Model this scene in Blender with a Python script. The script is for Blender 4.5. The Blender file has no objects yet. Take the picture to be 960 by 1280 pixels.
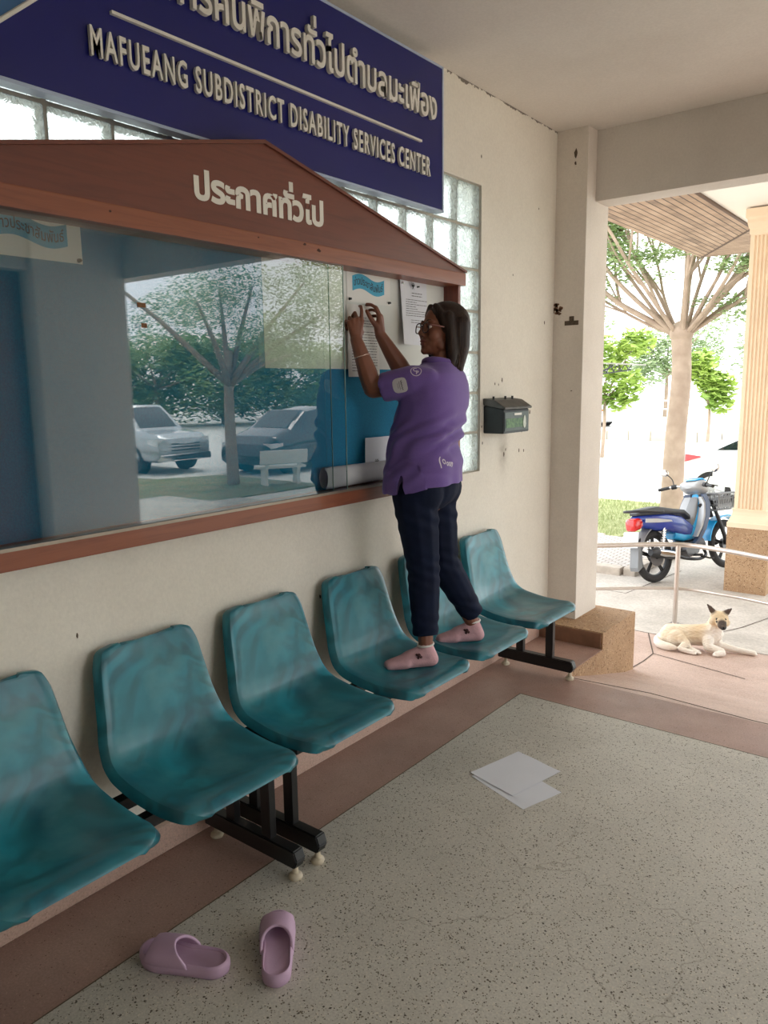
import bpy, bmesh, math, random
import numpy as np
from mathutils import Vector, Matrix, Euler
from mathutils.bvhtree import BVHTree

SC = bpy.context.scene
COL = SC.collection
PI = math.pi

# ------------------------------------------------------------------ camera
cam_d = bpy.data.cameras.new('camera')
cam = bpy.data.objects.new('camera', cam_d)
COL.objects.link(cam)
SC.camera = cam
RX = Vector((0.78896299, 0.61428602, -0.01378743))
DN = Vector((0.08982122, -0.13750243, -0.98642041))
FW = Vector((-0.60784007, 0.77701079, -0.16366025))
cam.matrix_world = Matrix(((RX.x, -DN.x, -FW.x, 0.0), (RX.y, -DN.y, -FW.y, 0.0), (RX.z, -DN.z, -FW.z, 1.6), (0, 0, 0, 1)))
cam_d.sensor_fit = 'VERTICAL'
cam_d.sensor_height = 32.0
cam_d.lens = 32.0 * 955.0 / 1280.0
cam_d.clip_start = 0.05
cam_d.clip_end = 500

# ------------------------------------------------------------------ sky, sun, exposure
world = bpy.data.worlds.new('world')
SC.world = world
world.use_nodes = True
wn, wl = world.node_tree.nodes, world.node_tree.links
wn.clear()
w_out = wn.new('ShaderNodeOutputWorld')
w_bg = wn.new('ShaderNodeBackground')
w_tc = wn.new('ShaderNodeTexCoord')
w_no = wn.new('ShaderNodeTexNoise')
w_no.inputs['Scale'].default_value = 3.2
w_no.inputs['Detail'].default_value = 6
w_cr = wn.new('ShaderNodeValToRGB')
w_cr.color_ramp.elements[0].position = 0.36
w_cr.color_ramp.elements[0].color = (0.80, 0.86, 0.93, 1)
w_cr.color_ramp.elements[1].position = 0.62
w_cr.color_ramp.elements[1].color = (1.0, 1.0, 0.99, 1)
wl.new(w_tc.outputs['Generated'], w_no.inputs['Vector'])
wl.new(w_no.outputs['Fac'], w_cr.inputs['Fac'])
wl.new(w_cr.outputs['Color'], w_bg.inputs['Color'])
w_bg.inputs['Strength'].default_value = 2.6
wl.new(w_bg.outputs['Background'], w_out.inputs['Surface'])

sun_d = bpy.data.lights.new('sun', 'SUN')
sun_d.energy = 2.2
sun_d.angle = math.radians(25)
sun_d.color = (1.0, 0.98, 0.95)
sun = bpy.data.objects.new('sun', sun_d)
COL.objects.link(sun)
sun.rotation_euler = (math.radians(-18), math.radians(14), 0)

SC.view_settings.view_transform = 'Standard'
SC.view_settings.look = 'None'
SC.view_settings.gamma = 1.0
SC.view_settings.use_curve_mapping = False
SC.view_settings.exposure = 0.6
SC.cycles.max_bounces = 10
SC.cycles.diffuse_bounces = 6
SC.cycles.transparent_max_bounces = 16
SC.cycles.sample_clamp_indirect = 8
SC.cycles.caustics_reflective = False
SC.cycles.caustics_refractive = False
SC.cycles.use_denoising = True

# ------------------------------------------------------------------ materials
MATS = {}


def srgb(r, g, b):
    f = lambda c: (c / 255) / 12.92 if c / 255 <= 0.04045 else ((c / 255 + 0.055) / 1.055) ** 2.4
    return (f(r), f(g), f(b))


def mat(name, col, rough=0.6, metal=0.0, var=0.12, scale=8.0, bump=0.0, bscale=60.0, col2=None, spec=0.5, coat=0.0, contrast=(0.35, 0.65), sss=0.0, detail=4.0):
    """Principled material whose colour wanders between two tones by object-space noise."""
    if name in MATS:
        return MATS[name]
    m = bpy.data.materials.new(name)
    m.use_nodes = True
    n, l = m.node_tree.nodes, m.node_tree.links
    p = n['Principled BSDF']
    tc = n.new('ShaderNodeTexCoord')
    no = n.new('ShaderNodeTexNoise')
    no.inputs['Scale'].default_value = scale
    no.inputs['Detail'].default_value = detail
    l.new(tc.outputs['Object'], no.inputs['Vector'])
    cr = n.new('ShaderNodeValToRGB')
    c2 = col2 if col2 else tuple(c * (1 - var) for c in col)
    cr.color_ramp.elements[0].position, cr.color_ramp.elements[1].position = contrast
    cr.color_ramp.elements[0].color = (*c2, 1)
    cr.color_ramp.elements[1].color = (*col, 1)
    l.new(no.outputs['Fac'], cr.inputs['Fac'])
    l.new(cr.outputs['Color'], p.inputs['Base Color'])
    p.inputs['Roughness'].default_value = rough
    p.inputs['Metallic'].default_value = metal
    p.inputs['Specular IOR Level'].default_value = spec
    p.inputs['Coat Weight'].default_value = coat
    if sss:
        p.inputs['Subsurface Weight'].default_value = sss
        p.inputs['Subsurface Radius'].default_value = (0.01, 0.004, 0.002)
    if bump:
        nb = n.new('ShaderNodeTexNoise')
        nb.inputs['Scale'].default_value = bscale
        nb.inputs['Detail'].default_value = 3
        l.new(tc.outputs['Object'], nb.inputs['Vector'])
        b = n.new('ShaderNodeBump')
        b.inputs['Strength'].default_value = bump
        b.inputs['Distance'].default_value = 0.01
        l.new(nb.outputs['Fac'], b.inputs['Height'])
        l.new(b.outputs['Normal'], p.inputs['Normal'])
    MATS[name] = m
    return m


class NT:
    """Tiny node-graph writer."""
    def __init__(s, name):
        s.m = bpy.data.materials.new(name)
        s.m.use_nodes = True
        s.n, s.l = s.m.node_tree.nodes, s.m.node_tree.links
        s.p = s.n['Principled BSDF']
        s.out = s.n['Material Output']
        s.tc = s.n.new('ShaderNodeTexCoord')
        s.obj = s.tc.outputs['Object']

    def set(s, sock, v):
        if hasattr(v, 'links'):
            s.l.new(v, sock)
        elif isinstance(v, (tuple, list)) and len(v) == 3 and sock.type == 'RGBA':
            sock.default_value = (*v, 1)
        else:
            sock.default_value = v

    def noise(s, scale, detail=3, vec=None, dist=0.0, rough=0.5, out='Fac'):
        k = s.n.new('ShaderNodeTexNoise')
        k.inputs['Scale'].default_value = scale
        k.inputs['Detail'].default_value = detail
        k.inputs['Distortion'].default_value = dist
        k.inputs['Roughness'].default_value = rough
        s.l.new(vec or s.obj, k.inputs['Vector'])
        return k.outputs[out]

    def voro(s, scale, vec=None, out='Distance', feature='F1'):
        k = s.n.new('ShaderNodeTexVoronoi')
        k.feature = feature
        k.inputs['Scale'].default_value = scale
        s.l.new(vec or s.obj, k.inputs['Vector'])
        return k.outputs[out]

    def wave(s, scale, dist, dscale=1.0, vec=None, axis='X', kind='BANDS', detail=2):
        k = s.n.new('ShaderNodeTexWave')
        k.wave_type = kind
        if kind == 'BANDS':
            k.bands_direction = axis
        k.inputs['Scale'].default_value = scale
        k.inputs['Distortion'].default_value = dist
        k.inputs['Detail Scale'].default_value = dscale
        k.inputs['Detail'].default_value = detail
        s.l.new(vec or s.obj, k.inputs['Vector'])
        return k.outputs['Fac']

    def mapping(s, scale=(1, 1, 1), loc=(0, 0, 0), rot=(0, 0, 0), vec=None):
        k = s.n.new('ShaderNodeMapping')
        k.inputs['Scale'].default_value = scale
        k.inputs['Location'].default_value = loc
        k.inputs['Rotation'].default_value = rot
        s.l.new(vec or s.obj, k.inputs['Vector'])
        return k.outputs['Vector']

    def ramp(s, fac, stops, interp='LINEAR'):
        k = s.n.new('ShaderNodeValToRGB')
        k.color_ramp.interpolation = interp
        e = k.color_ramp.elements
        while len(e) < len(stops):
            e.new(0.5)
        for i, (pos, c) in enumerate(stops):
            e[i].position = pos
            e[i].color = (*c, 1) if not isinstance(c, (int, float)) else (c, c, c, 1)
        s.set(k.inputs['Fac'], fac)
        return k.outputs['Color']

    def mix(s, fac, a, b, mode='MIX'):
        k = s.n.new('ShaderNodeMix')
        k.data_type = 'RGBA'
        k.blend_type = mode
        s.set(k.inputs[0], fac)
        s.set(k.inputs[6], a)
        s.set(k.inputs[7], b)
        return k.outputs[2]

    def math(s, op, a, b=0.0, c=None):
        k = s.n.new('ShaderNodeMath')
        k.operation = op
        s.set(k.inputs[0], a)
        s.set(k.inputs[1], b)
        if c is not None:
            s.set(k.inputs[2], c)
        return k.outputs[0]

    def xyz(s, vec=None):
        k = s.n.new('ShaderNodeSeparateXYZ')
        s.l.new(vec or s.obj, k.inputs[0])
        return k.outputs

    def bump(s, h, strength=0.3, dist=0.01):
        k = s.n.new('ShaderNodeBump')
        k.inputs['Strength'].default_value = strength
        k.inputs['Distance'].default_value = dist
        s.set(k.inputs['Height'], h)
        s.l.new(k.outputs['Normal'], s.p.inputs['Normal'])

    def done(s, col=None, rough=None, metal=None, **kw):
        if col is not None:
            s.set(s.p.inputs['Base Color'], col)
        if rough is not None:
            s.set(s.p.inputs['Roughness'], rough)
        if metal is not None:
            s.p.inputs['Metallic'].default_value = metal
        for k, v in kw.items():
            s.set(s.p.inputs[k.replace('_', ' ')], v)
        return s.m


# ------------------------------------------------------------------ object helpers
def link(o, parent=None):
    COL.objects.link(o)
    if parent is not None:
        o.parent = parent
    return o


def mesh_from(bm, name):
    me = bpy.data.meshes.new(name)
    bm.to_mesh(me)
    bm.free()
    return me


def obj(name, bm, m, parent=None, smooth=False, angle=None, origin=None):
    """Links a bmesh as ONE mesh object. Coordinates are local to the parent; origin shifts world-built geometry."""
    if origin is not None:
        bmesh.ops.translate(bm, verts=bm.verts, vec=-Vector(origin))
    bmesh.ops.recalc_face_normals(bm, faces=bm.faces)
    me = mesh_from(bm, name)
    for mm in (m if isinstance(m, (list, tuple)) else [m]):
        me.materials.append(mm)
    if smooth or angle:
        me.polygons.foreach_set('use_smooth', [True] * len(me.polygons))
        if angle:
            me.set_sharp_from_angle(angle=math.radians(angle))
    o = bpy.data.objects.new(name, me)
    return link(o, parent)


def tag(o, label=None, cat=None, group=None, kind=None):
    if label:
        o['label'] = label
    if cat:
        o['category'] = cat
    if group:
        o['group'] = group
    if kind:
        o['kind'] = kind
    return o


def thing(name, label, cat, loc=(0, 0, 0), rotz=0.0, group=None):
    o = bpy.data.objects.new(name, None)
    o.empty_display_size = 0.1
    COL.objects.link(o)
    o.location = loc
    o.rotation_euler = (0, 0, rotz)
    return tag(o, label, cat, group)


def struct(name, bm, m, parent=None, **kw):
    o = obj(name, bm, m, parent, **kw)
    if parent is None:
        o['kind'] = 'structure'
    return o


def dup(root, loc, rotz, label=None, group=None, scale=None):
    r = root.copy()
    COL.objects.link(r)
    r.location = loc
    r.rotation_euler = (0, 0, rotz)
    if scale:
        r.scale = (scale,) * 3
    if label:
        r['label'] = label
    if group:
        r['group'] = group
    for ch in list(root.children):
        c = ch.copy()
        COL.objects.link(c)
        c.parent = r
        for g in list(ch.children):
            d = g.copy()
            COL.objects.link(d)
            d.parent = c
    return r


def B():
    return bmesh.new()


def box(bm, lo, hi, bevel=0.0, M=None, seg=2):
    r = bmesh.ops.create_cube(bm, size=1)
    vs = r['verts']
    lo, hi = Vector(lo), Vector(hi)
    for v in vs:
        v.co = Vector((lo[i] + (v.co[i] + 0.5) * (hi[i] - lo[i]) for i in range(3)))
    if bevel:
        es = list({e for v in vs for e in v.link_edges})
        rr = bmesh.ops.bevel(bm, geom=es, offset=bevel, segments=seg, profile=0.7, affect='EDGES')
        vs = list({v for f in rr['faces'] for v in f.verts} | {v for v in vs if v.is_valid})
    if M is not None:
        bmesh.ops.transform(bm, matrix=M, verts=vs)
    return vs


def cyl(bm, a, b, r1, r2=None, seg=20, caps=True):
    a, b = Vector(a), Vector(b)
    d = b - a
    r2 = r1 if r2 is None else r2
    M = Matrix.Translation((a + b) / 2) @ d.to_track_quat('Z', 'Y').to_matrix().to_4x4()
    return bmesh.ops.create_cone(bm, cap_ends=caps, segments=seg, radius1=r1, radius2=r2, depth=d.length, matrix=M)['verts']


def ell(bm, c, r, rot=None, seg=20, M=None):
    """Ellipsoid; rot is a 3x3/4x4 matrix or an Euler tuple."""
    R = Matrix.Identity(4)
    if rot is not None:
        R = rot.to_4x4() if isinstance(rot, Matrix) else Euler(rot).to_matrix().to_4x4()
    S = Matrix.Diagonal((*((r,) * 3 if isinstance(r, (int, float)) else r), 1))
    T = Matrix.Translation(c) @ R @ S
    if M is not None:
        T = M @ T
    return bmesh.ops.create_uvsphere(bm, u_segments=seg, v_segments=max(8, seg // 2), radius=1, matrix=T)['verts']


def hull2(bm, a, ra, b, rb, sub=2):
    """Rounded cone between two spheres."""
    t = bmesh.new()
    for c, r in ((a, ra), (b, rb)):
        bmesh.ops.create_icosphere(t, subdivisions=sub, radius=r, matrix=Matrix.Translation(c))
    res = bmesh.ops.convex_hull(t, input=t.verts)
    junk = [g for g in res['geom_interior'] if isinstance(g, bmesh.types.BMVert)]
    if junk:
        bmesh.ops.delete(t, geom=junk, context='VERTS')
    me = bpy.data.meshes.new('t')
    t.to_mesh(me)
    t.free()
    bm.from_mesh(me)
    bpy.data.meshes.remove(me)


def chain(bm, pts, rs, sub=2):
    for i in range(len(pts) - 1):
        hull2(bm, pts[i], rs[i], pts[i + 1], rs[i + 1], sub)


def tube(bm, pts, r, seg=10, closed=False, caps=True, up=None, sx=1.0):
    """Sweeps a circle (ellipse if sx != 1) along pts with parallel transport."""
    pts = [Vector(p) for p in pts]
    n = len(pts)
    rs = [float(r)] * n if isinstance(r, (int, float)) else [float(q) for q in r]
    rings = []
    prev = None
    for i in range(n):
        if closed:
            t = (pts[(i + 1) % n] - pts[i - 1]).normalized()
        else:
            t = (pts[min(i + 1, n - 1)] - pts[max(i - 1, 0)]).normalized()
        if prev is None:
            u = Vector(up) if up else (Vector((0, 0, 1)) if abs(t.z) < 0.9 else Vector((1, 0, 0)))
        else:
            u = prev
        u = (u - t * u.dot(t)).normalized()
        prev = u
        w = t.cross(u)
        rings.append([bm.verts.new(pts[i] + rs[i] * (math.cos(k * 2 * PI / seg) * u + sx * math.sin(k * 2 * PI / seg) * w)) for k in range(seg)])
    for i in range(n if closed else n - 1):
        a, b = rings[i], rings[(i + 1) % n]
        for k in range(seg):
            bm.faces.new((a[k], a[(k + 1) % seg], b[(k + 1) % seg], b[k]))
    if caps and not closed:
        bm.faces.new(rings[0][::-1])
        bm.faces.new(rings[-1])


def smooth_pts(pts, k=8, closed=False):
    """Catmull-Rom."""
    P = [Vector(p) for p in pts]
    n = len(P)
    out = []
    rng = range(n if closed else n - 1)
    for i in rng:
        g = (lambda j: P[j % n]) if closed else (lambda j: P[max(0, min(n - 1, j))])
        p0, p1, p2, p3 = g(i - 1), g(i), g(i + 1), g(i + 2)
        for s in range(k):
            t = s / k
            out.append(0.5 * ((2 * p1) + (p2 - p0) * t + (2 * p0 - 5 * p1 + 4 * p2 - p3) * t * t + (3 * p1 - p0 - 3 * p2 + p3) * t ** 3))
    if not closed:
        out.append(P[-1])
    return out


def lathe(bm, prof, M=None, seg=32, close=True):
    """prof: list of (r, z), spun about local Z."""
    rings = []
    for r, z in prof:
        if r < 1e-5:
            rings.append([bm.verts.new((0, 0, z))])
        else:
            rings.append([bm.verts.new((r * math.cos(k * 2 * PI / seg), r * math.sin(k * 2 * PI / seg), z)) for k in range(seg)])
    for a, b in zip(rings[:-1], rings[1:]):
        for k in range(seg):
            k2 = (k + 1) % seg
            if len(a) == 1 and len(b) > 1:
                bm.faces.new((a[0], b[k2], b[k]))
            elif len(b) == 1 and len(a) > 1:
                bm.faces.new((a[k], a[k2], b[0]))
            elif len(a) > 1:
                bm.faces.new((a[k], a[k2], b[k2], b[k]))
    vs = [v for g in rings for v in g]
    if M is not None:
        bmesh.ops.transform(bm, matrix=M, verts=vs)
    return vs


def prism(bm, poly, lo, hi, axis='z', M=None):
    """Extrudes a 2-D polygon along an axis: z -> (x,y), x -> (y,z), y -> (x,z)."""
    def P(p, h):
        return {'z': (p[0], p[1], h), 'x': (h, p[0], p[1]), 'y': (p[0], h, p[1])}[axis]
    a = [bm.verts.new(P(p, lo)) for p in poly]
    b = [bm.verts.new(P(p, hi)) for p in poly]
    bm.faces.new(a[::-1])
    bm.faces.new(b)
    n = len(poly)
    for i in range(n):
        bm.faces.new((a[i], a[(i + 1) % n], b[(i + 1) % n], b[i]))
    if M is not None:
        bmesh.ops.transform(bm, matrix=M, verts=a + b)
    return a + b


def loft(bm, rings, caps=True, closed_u=True):
    R = [[bm.verts.new(p) for p in r] for r in rings]
    n = len(R[0])
    for a, b in zip(R[:-1], R[1:]):
        for k in range(n if closed_u else n - 1):
            bm.faces.new((a[k], a[(k + 1) % n], b[(k + 1) % n], b[k]))
    if caps and closed_u:
        bm.faces.new(R[0][::-1])
        bm.faces.new(R[-1])
    return R


def applied(o):
    """Bakes the modifiers of o into its mesh."""
    dg = bpy.context.evaluated_depsgraph_get()
    me = bpy.data.meshes.new_from_object(o.evaluated_get(dg), depsgraph=dg)
    mats = [s.material for s in o.material_slots]
    o.modifiers.clear()
    old = o.data
    o.data = me
    me.name = old.name
    if not me.materials:
        for mm in mats:
            me.materials.append(mm)
    bpy.data.meshes.remove(old)
    return o


def blob(name, bm, m, voxel=0.006, smooth=4, parent=None, factor=0.5):
    """Fuses overlapping solids in bm into one continuous smooth surface."""
    o = obj(name, bm, m, parent)
    r = o.modifiers.new('r', 'REMESH')
    r.mode = 'VOXEL'
    r.voxel_size = voxel
    r.use_smooth_shade = True
    if smooth:
        s = o.modifiers.new('s', 'SMOOTH')
        s.factor = factor
        s.iterations = smooth
    applied(o)
    o.data.polygons.foreach_set('use_smooth', [True] * len(o.data.polygons))
    return o


def subsurf(o, lv=2, crease=False):
    s = o.modifiers.new('s', 'SUBSURF')
    s.levels = s.render_levels = lv
    applied(o)
    o.data.polygons.foreach_set('use_smooth', [True] * len(o.data.polygons))
    return o


def boolean_cut(o, bm):
    bmesh.ops.recalc_face_normals(bm, faces=bm.faces)
    me = mesh_from(bm, 'cut')
    c = bpy.data.objects.new('cut', me)
    COL.objects.link(c)
    c.matrix_world = o.matrix_world
    b = o.modifiers.new('b', 'BOOLEAN')
    b.operation = 'DIFFERENCE'
    b.solver = 'EXACT'
    b.object = c
    bpy.context.view_layer.update()
    applied(o)
    bpy.data.objects.remove(c)
    bpy.data.meshes.remove(me)
    return o


def text_bm(body, size=1.0, extrude=0.0, align='LEFT', bold=0.0, width=None, height=None, space=1.0):
    """Lettering as mesh: x right, y up, z out of the face."""
    cu = bpy.data.curves.new('t', 'FONT')
    cu.body = body
    cu.size = size
    cu.extrude = extrude
    cu.align_x = align
    cu.offset = bold
    cu.space_character = space
    cu.resolution_u = 3
    o = bpy.data.objects.new('t', cu)
    COL.objects.link(o)
    dg = bpy.context.evaluated_depsgraph_get()
    me = bpy.data.meshes.new_from_object(o.evaluated_get(dg), depsgraph=dg)
    bm = bmesh.new()
    bm.from_mesh(me)
    bpy.data.objects.remove(o)
    bpy.data.curves.remove(cu)
    bpy.data.meshes.remove(me)
    if width and bm.verts:
        x0 = min(v.co.x for v in bm.verts)
        x1 = max(v.co.x for v in bm.verts)
        k = width / (x1 - x0)
        for v in bm.verts:
            v.co.x = (v.co.x - x0) * k
    if height and bm.verts:
        y0 = min(v.co.y for v in bm.verts)
        y1 = max(v.co.y for v in bm.verts)
        k = height / (y1 - y0)
        for v in bm.verts:
            v.co.y = (v.co.y - y0) * k
    return bm


def frame_mat(origin, xdir, ydir):
    x = Vector(xdir).normalized()
    y = Vector(ydir)
    y = (y - x * y.dot(x)).normalized()
    z = x.cross(y)
    return Matrix(((x.x, y.x, z.x, origin[0]), (x.y, y.y, z.y, origin[1]), (x.z, y.z, z.z, origin[2]), (0, 0, 0, 1)))


def join_bm(dst, src, M=None):
    if M is not None:
        bmesh.ops.transform(src, matrix=M, verts=src.verts)
    me = mesh_from(src, 'j')
    dst.from_mesh(me)
    bpy.data.meshes.remove(me)


def leaves_bm(clusters, n, size, rnd, flat=0.5, aspect=0.5):
    """n leaf blades scattered through ellipsoidal clusters [(centre, (rx,ry,rz)), ...]."""
    bm = bmesh.new()
    wts = [c[1][0] * c[1][1] * c[1][2] for c in clusters]
    for _ in range(n):
        c, r = rnd.choices(clusters, wts)[0]
        while True:
            q = Vector((rnd.uniform(-1, 1), rnd.uniform(-1, 1), rnd.uniform(-1, 1)))
            if q.length <= 1:
                break
        p = Vector((c[0] + q.x * r[0], c[1] + q.y * r[1], c[2] + q.z * r[2]))
        a = rnd.uniform(0, 2 * PI)
        d = Vector((math.cos(a), math.sin(a), rnd.uniform(-1, 0.6) * (1 - flat)))
        d.normalize()
        s = d.cross(Vector((rnd.uniform(-1, 1) * (1 - flat), rnd.uniform(-1, 1) * (1 - flat), 1))).normalized()
        L = size * rnd.uniform(0.7, 1.3)
        w = L * aspect * 0.5
        nn = d.cross(s) * L * 0.08
        v = [bm.verts.new(x) for x in (p - d * L * 0.5, p - d * L * 0.1 + s * w + nn, p + d * L * 0.5, p - d * L * 0.1 - s * w + nn)]
        bm.faces.new(v)
    return bm


def prof_z(y):
    return float(np.interp(y, [3.75, 4.2, 4.7, 5.2, 6, 7, 12], [0, -0.13, -0.27, -0.36, -0.46, -0.55, -0.6]))
# ================================================================== STRUCTURE
# --- materials of the place
def plaster(name, base, dark, stains=None):
    k = NT(name)
    big = k.ramp(k.noise(1.3, 5, rough=0.6), [(0.3, dark), (0.6, base)])
    fine = k.ramp(k.noise(90, 2), [(0.3, (0.93,) * 3), (0.7, (1.0,) * 3)])
    c = k.mix(1.0, big, fine, 'MULTIPLY')
    if stains:
        for sock, col in stains(k):
            c = k.mix(sock, c, col)
    k.bump(k.noise(120, 3), 0.12, 0.004)
    return k.done(c, 0.75)


def wall_stains(k):
    x, y, z = k.xyz()
    # mould along the ceiling joint near the corner
    n = k.noise(9, 5, rough=0.75)
    top = k.math('GREATER_THAN', k.math('ADD', z, k.math('MULTIPLY', k.math('SUBTRACT', n, 0.5), 0.11)), 3.064)
    iny = k.math('GREATER_THAN', y, 3.28)
    m1 = k.math('MULTIPLY', k.math('MULTIPLY', top, iny), 0.85)
    # greasy smudge under the letter box
    dy = k.math('POWER', k.math('DIVIDE', k.math('SUBTRACT', y, 3.86), 0.05), 2.0)
    dz = k.math('POWER', k.math('DIVIDE', k.math('SUBTRACT', z, 1.22), 0.11), 2.0)
    g = k.math('POWER', 2.7, k.math('MULTIPLY', k.math('ADD', dy, dz), -1.0))
    m2 = k.math('MULTIPLY', k.math('MULTIPLY', g, k.noise(25, 4)), 0.8)
    return [(m2, srgb(120, 108, 92)), (m1, srgb(84, 74, 64))]


M_WALL = plaster('cream_wall_plaster', srgb(236, 231, 219), srgb(226, 220, 207), wall_stains)
M_CEIL = plaster('ceiling_plaster', srgb(232, 226, 218), srgb(222, 215, 206))
M_COL = plaster('column_plaster', srgb(228, 220, 210), srgb(214, 205, 194))
M_BEAM = plaster('beam_plaster', srgb(218, 211, 202), srgb(204, 196, 186))


def terrazzo(name, base, base2, specks, sscale=55, amount=0.3, rough=0.35, fine=150, crack=False):
    k = NT(name)
    c = k.ramp(k.noise(2.2, 5, rough=0.65), [(0.35, base2), (0.62, base)])
    f = k.ramp(k.noise(fine, 2), [(0.35, (0.86,) * 3), (0.65, (1.06,) * 3)])
    c = k.mix(1.0, c, f, 'MULTIPLY')
    for i, (sc, thr, col) in enumerate(specks):
        v = k.voro(sc, k.mapping(loc=(i * 3.1, i * 1.7, 0)))
        pick = k.noise(sc * 0.45, 1, k.mapping(loc=(7 + i * 2, 3, 0)))
        m = k.math('MULTIPLY', k.math('LESS_THAN', v, thr), k.math('GREATER_THAN', pick, 0.55))
        c = k.mix(m, c, col)
    if crack:
        e = k.voro(0.9, k.mix(0.22, k.obj, k.noise(4.0, 6, out='Color')), feature='DISTANCE_TO_EDGE')
        m = k.math('MULTIPLY', k.math('LESS_THAN', e, 0.0014), k.math('GREATER_THAN', k.noise(0.8, 1, k.mapping(loc=(2, 5, 0))), 0.54))
        c = k.mix(k.math('MULTIPLY', m, 0.4), c, srgb(120, 110, 96))
    k.bump(k.noise(fine, 2), 0.05, 0.002)
    return k.done(c, k.ramp(k.noise(6, 4), [(0.3, rough), (0.7, rough + 0.18)]))


M_FLOOR = terrazzo('speckled_terrazzo', srgb(200, 197, 187), srgb(186, 183, 173),
                   [(105, 0.28, srgb(112, 104, 88)), (150, 0.30, srgb(84, 76, 64)), (62, 0.20, srgb(72, 64, 52)), (120, 0.30, srgb(208, 202, 188))], crack=True)
M_BORDER = terrazzo('pink_brown_terrazzo', srgb(172, 140, 128), srgb(154, 124, 114), [(90, 0.2, srgb(118, 84, 72)), (120, 0.2, srgb(190, 156, 140))])
M_SKIRT = terrazzo('pale_pink_terrazzo', srgb(206, 176, 160), srgb(190, 160, 144), [(110, 0.2, srgb(150, 118, 104))])
M_RAMP = terrazzo('ramp_washed_pink', srgb(198, 172, 158), srgb(182, 156, 142), [(80, 0.25, srgb(150, 124, 112)), (110, 0.22, srgb(214, 196, 184))], rough=0.6, fine=90)
M_STONE = terrazzo('washed_gravel_stone', srgb(178, 146, 112), srgb(160, 128, 96), [(70, 0.34, srgb(110, 82, 58)), (95, 0.32, srgb(206, 176, 140)), (50, 0.22, srgb(140, 96, 62))], rough=0.7, fine=120)
M_STEP = mat('brown_tile', srgb(132, 96, 74), 0.5, var=0.2, scale=18)
M_DRIVE = terrazzo('driveway_concrete', srgb(196, 188, 178), srgb(176, 168, 158), [(60, 0.2, srgb(150, 142, 132))], rough=0.8, fine=40)
M_ROAD = terrazzo('pale_concrete_road', srgb(222, 220, 214), srgb(208, 206, 200), [(20, 0.15, srgb(190, 188, 182))], rough=0.8, fine=30)
M_KERB = mat('kerb_concrete', srgb(190, 178, 164), 0.85, var=0.2, scale=14, bump=0.2)

# --- left wall with the glass block opening
WX = -2.15
WIN_Y0, WIN_Y1, WIN_Z0, WIN_Z1 = 0.382, 3.604, 1.13, 2.61
bm = B()
box(bm, (-2.35, -3.2, -0.3), (WX, WIN_Y0, 3.2))
box(bm, (-2.35, WIN_Y0, -0.3), (WX, WIN_Y1, WIN_Z0))
box(bm, (-2.35, WIN_Y0, WIN_Z1), (WX, WIN_Y1, 3.2))
box(bm, (-2.35, WIN_Y1, -0.3), (WX, 4.474, 3.2))
wall_left = struct('wall_left', bm, M_WALL)

# glass blocks: one window, its pane the blocks, its frame the mortar
k = NT('wavy_glass_block')
nz = k.noise(34, 3, dist=1.2)
b = k.n.new('ShaderNodeBump')
b.inputs['Strength'].default_value = 0.7
b.inputs['Distance'].default_value = 0.02
k.l.new(nz, b.inputs['Height'])
tr = k.n.new('ShaderNodeBsdfTranslucent')
tr.inputs['Color'].default_value = (0.86, 0.93, 0.92, 1)
rf = k.n.new('ShaderNodeBsdfRefraction')
rf.inputs['Color'].default_value = (0.93, 0.98, 0.97, 1)
rf.inputs['Roughness'].default_value = 0.22
rf.inputs['IOR'].default_value = 1.18
gl = k.n.new('ShaderNodeBsdfGlossy')
gl.inputs['Roughness'].default_value = 0.15
for s in (tr, rf, gl):
    k.l.new(b.outputs['Normal'], s.inputs['Normal'])
m1 = k.n.new('ShaderNodeMixShader')
k.l.new(k.ramp(nz, [(0.35, 0.25), (0.6, 0.6)]), m1.inputs['Fac'])
k.l.new(rf.outputs[0], m1.inputs[1])
k.l.new(tr.outputs[0], m1.inputs[2])
m2 = k.n.new('ShaderNodeMixShader')
m2.inputs['Fac'].default_value = 0.1
k.l.new(m1.outputs[0], m2.inputs[1])
k.l.new(gl.outputs[0], m2.inputs[2])
k.l.new(m2.outputs[0], k.out.inputs['Surface'])
M_BLOCK = k.m
M_MORTAR = mat('block_mortar', srgb(206, 200, 186), 0.9, var=0.25, scale=6)
NY, NZ = 15, 7
dy, dz = (WIN_Y1 - WIN_Y0) / NY, (WIN_Z1 - WIN_Z0) / NZ
bm = B()
for i in range(NY):
    for j in range(NZ):
        y0, z0 = WIN_Y0 + i * dy, WIN_Z0 + j * dz
        box(bm, (-2.235, y0 + 0.006, z0 + 0.006), (-2.158, y0 + dy - 0.006, z0 + dz - 0.006), 0.012, seg=2)
fr = B()
for i in range(NY + 1):
    y0 = WIN_Y0 + i * dy
    box(fr, (-2.225, max(WIN_Y0, y0 - 0.008), WIN_Z0), (-2.168, min(WIN_Y1, y0 + 0.008), WIN_Z1))
for j in range(NZ + 1):
    z0 = WIN_Z0 + j * dz
    box(fr, (-2.226, WIN_Y0, max(WIN_Z0, z0 - 0.008)), (-2.1685, WIN_Y1, min(WIN_Z1, z0 + 0.008)))
w1 = struct('window_1', fr, M_MORTAR)
obj('pane', bm, M_BLOCK, w1, smooth=True, angle=40)

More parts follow.
